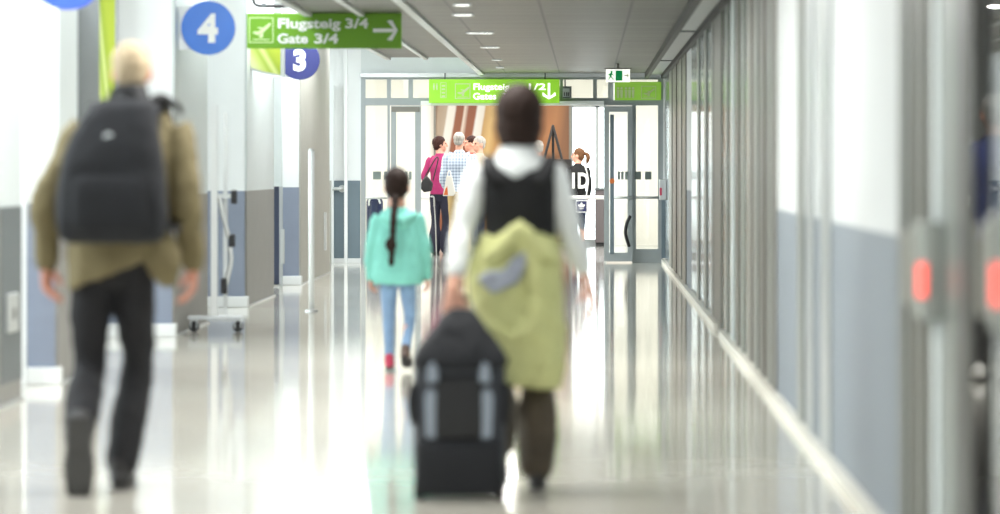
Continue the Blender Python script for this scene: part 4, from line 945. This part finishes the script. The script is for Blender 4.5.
# walking stick / pale coat hanging between them
Yb = 53.7
t = thing('walking_stick', 'pale bent walking stick between the magenta-top woman and the khaki trousers', 'walking stick', (X(435, Yb), Yb, 0))
obj('shaft', pipe(NB(), [(X(436.5, Yb), Yb, 0.0+.012), at(435.5, 225, Yb), at(434.3, 205, Yb)], .009), M['alu'], t, smooth=True)
obj('handle', pipe(NB(), [at(434.3, 206, Yb), at(433.8, 197.5, Yb), at(431, 196.5, Yb)], .012), M['alu'], t, smooth=True)

# ---- 5. girl in the black hoodie
Yt = 57.0; s5 = F/Yt
def m5(P):
    P['hs'] = .98; P['elL'] = (-.16, .06, 1.05); P['wrL'] = (-.12, .2, .93); P['elR'] = (.175, -.01, 1.02); P['wrR'] = (.17, .12, .88)
    P['hpL'] = (-.055, 0, .78); P['knL'] = (-.05, .03, .43); P['anL'] = (-.045, .1, .075); P['hpR'] = (.07, 0, .78); P['knR'] = (.065, -.0, .43); P['anR'] = (.06, -.06, .07)
tg, P5, H5, h5 = far_person('girl with ponytail in a black hoodie with large white 1D on the back', 578, Yt, 1.57, 1.25, 0.05, 'vest', 'denim_dk', 'pony', 'h_brown', mod=m5, bottom=.83, W=.88, slim=.95, topn='hoodie', scale_legs=.80, cuff=-.05, legw=.85)
c, f, r, u, rot, k = H5
b = NB(); pb = Vector(c)-f*.095+u*.03
loft(b, [pb, pb-f*.04+u*.0, pb-f*.065-u*.05, pb-f*.055-u*.11, pb-f*.04-u*.15], [.022, .034, .036, .028, .012], 12, 3)
obj('ponytail', b, M['h_brown'], h5, smooth=True)
lt = text_bm('1D', .32, .0, 0, 0, depth=.03, bold=.035, width=.25)
xs_ = [v.co.x for v in lt.verts]; zs_ = [v.co.z for v in lt.verts]
bmesh.ops.translate(lt, verts=lt.verts, vec=(-(min(xs_)+max(xs_))/2+.030, -.122, Z(188.5, Yt)-min(zs_)))
obj('lettering', lt, M['sign_white'], tg)
b = NB(); loft(b, [(.075, -.02, 1.33), (.12, -.09, 1.27), (.155, -.125, 1.1), (.14, -.15, .95), (.12, -.15, .82)], [(.008, .005)]*5, 8, 4, side=(1, 0, 0))
bag = thing('shoulder_bag', 'small navy bag with white trefoil emblem hanging behind the girl in the black hoodie', 'shoulder bag', (X(578, Yt), Yt, 0), local=True)
obj('strap', b, M['sign_white'], bag, smooth=True)
bx = (581.5-578)/s5; bz0, bz1 = Z(213, Yt), Z(199.5, Yt)
obj('bag_body', B(bx-.10, bx+.10, -.20, -.13, bz0, bz1), M['bagblue'], bag, bevel=0.02)
obj('piping', ring_rect(NB(), bx-.088, bx+.088, bz0+.012, bz1-.012, .01, -.204, -.198), M['sign_white'], bag)
b = NB(); zc = (bz0+bz1)/2-.01
def petal(ang, L_, w_):
    d_ = (math.sin(ang), math.cos(ang)); n_ = (d_[1], -d_[0])
    pts = []
    for i in range(12):
        a_ = 2*PI*i/12; t_ = .5-.5*math.cos(a_) ; s_ = math.sin(a_)
        pts.append((bx+d_[0]*L_*t_+n_[0]*w_*s_*(.4+.6*t_), zc+d_[1]*L_*t_+n_[1]*w_*s_*(.4+.6*t_)))
    return pts
for i, (an_, L_) in enumerate(((-.95, .062), (0, .07), (.95, .062))): prism(b, petal(an_, L_, .022), -.206-.0006*i, -.20)
for q in (.012, .026): box(b, bx-.045+q*.6, bx+.045-q*.6, -.207, -.20, zc-q-.006, zc-q)
obj('emblem', b, M['sign_white'], bag)

# ---- 6. person in the side room behind the right-hand glass
far_person('person in navy jacket and black trousers behind the glass at the far right', 992, 22.6, 1.72, 0.2, 0.0, 'navy_cl', 'trous', 'short', 'h_grey', shoem='paper', bottom=.86, topn='jacket', W=.8)

for o in bpy.data.objects:
    if o.type == 'LIGHT' and o.name.startswith(('ceiling_lamp', 'cove', 'lobby', 'side')):
        pass
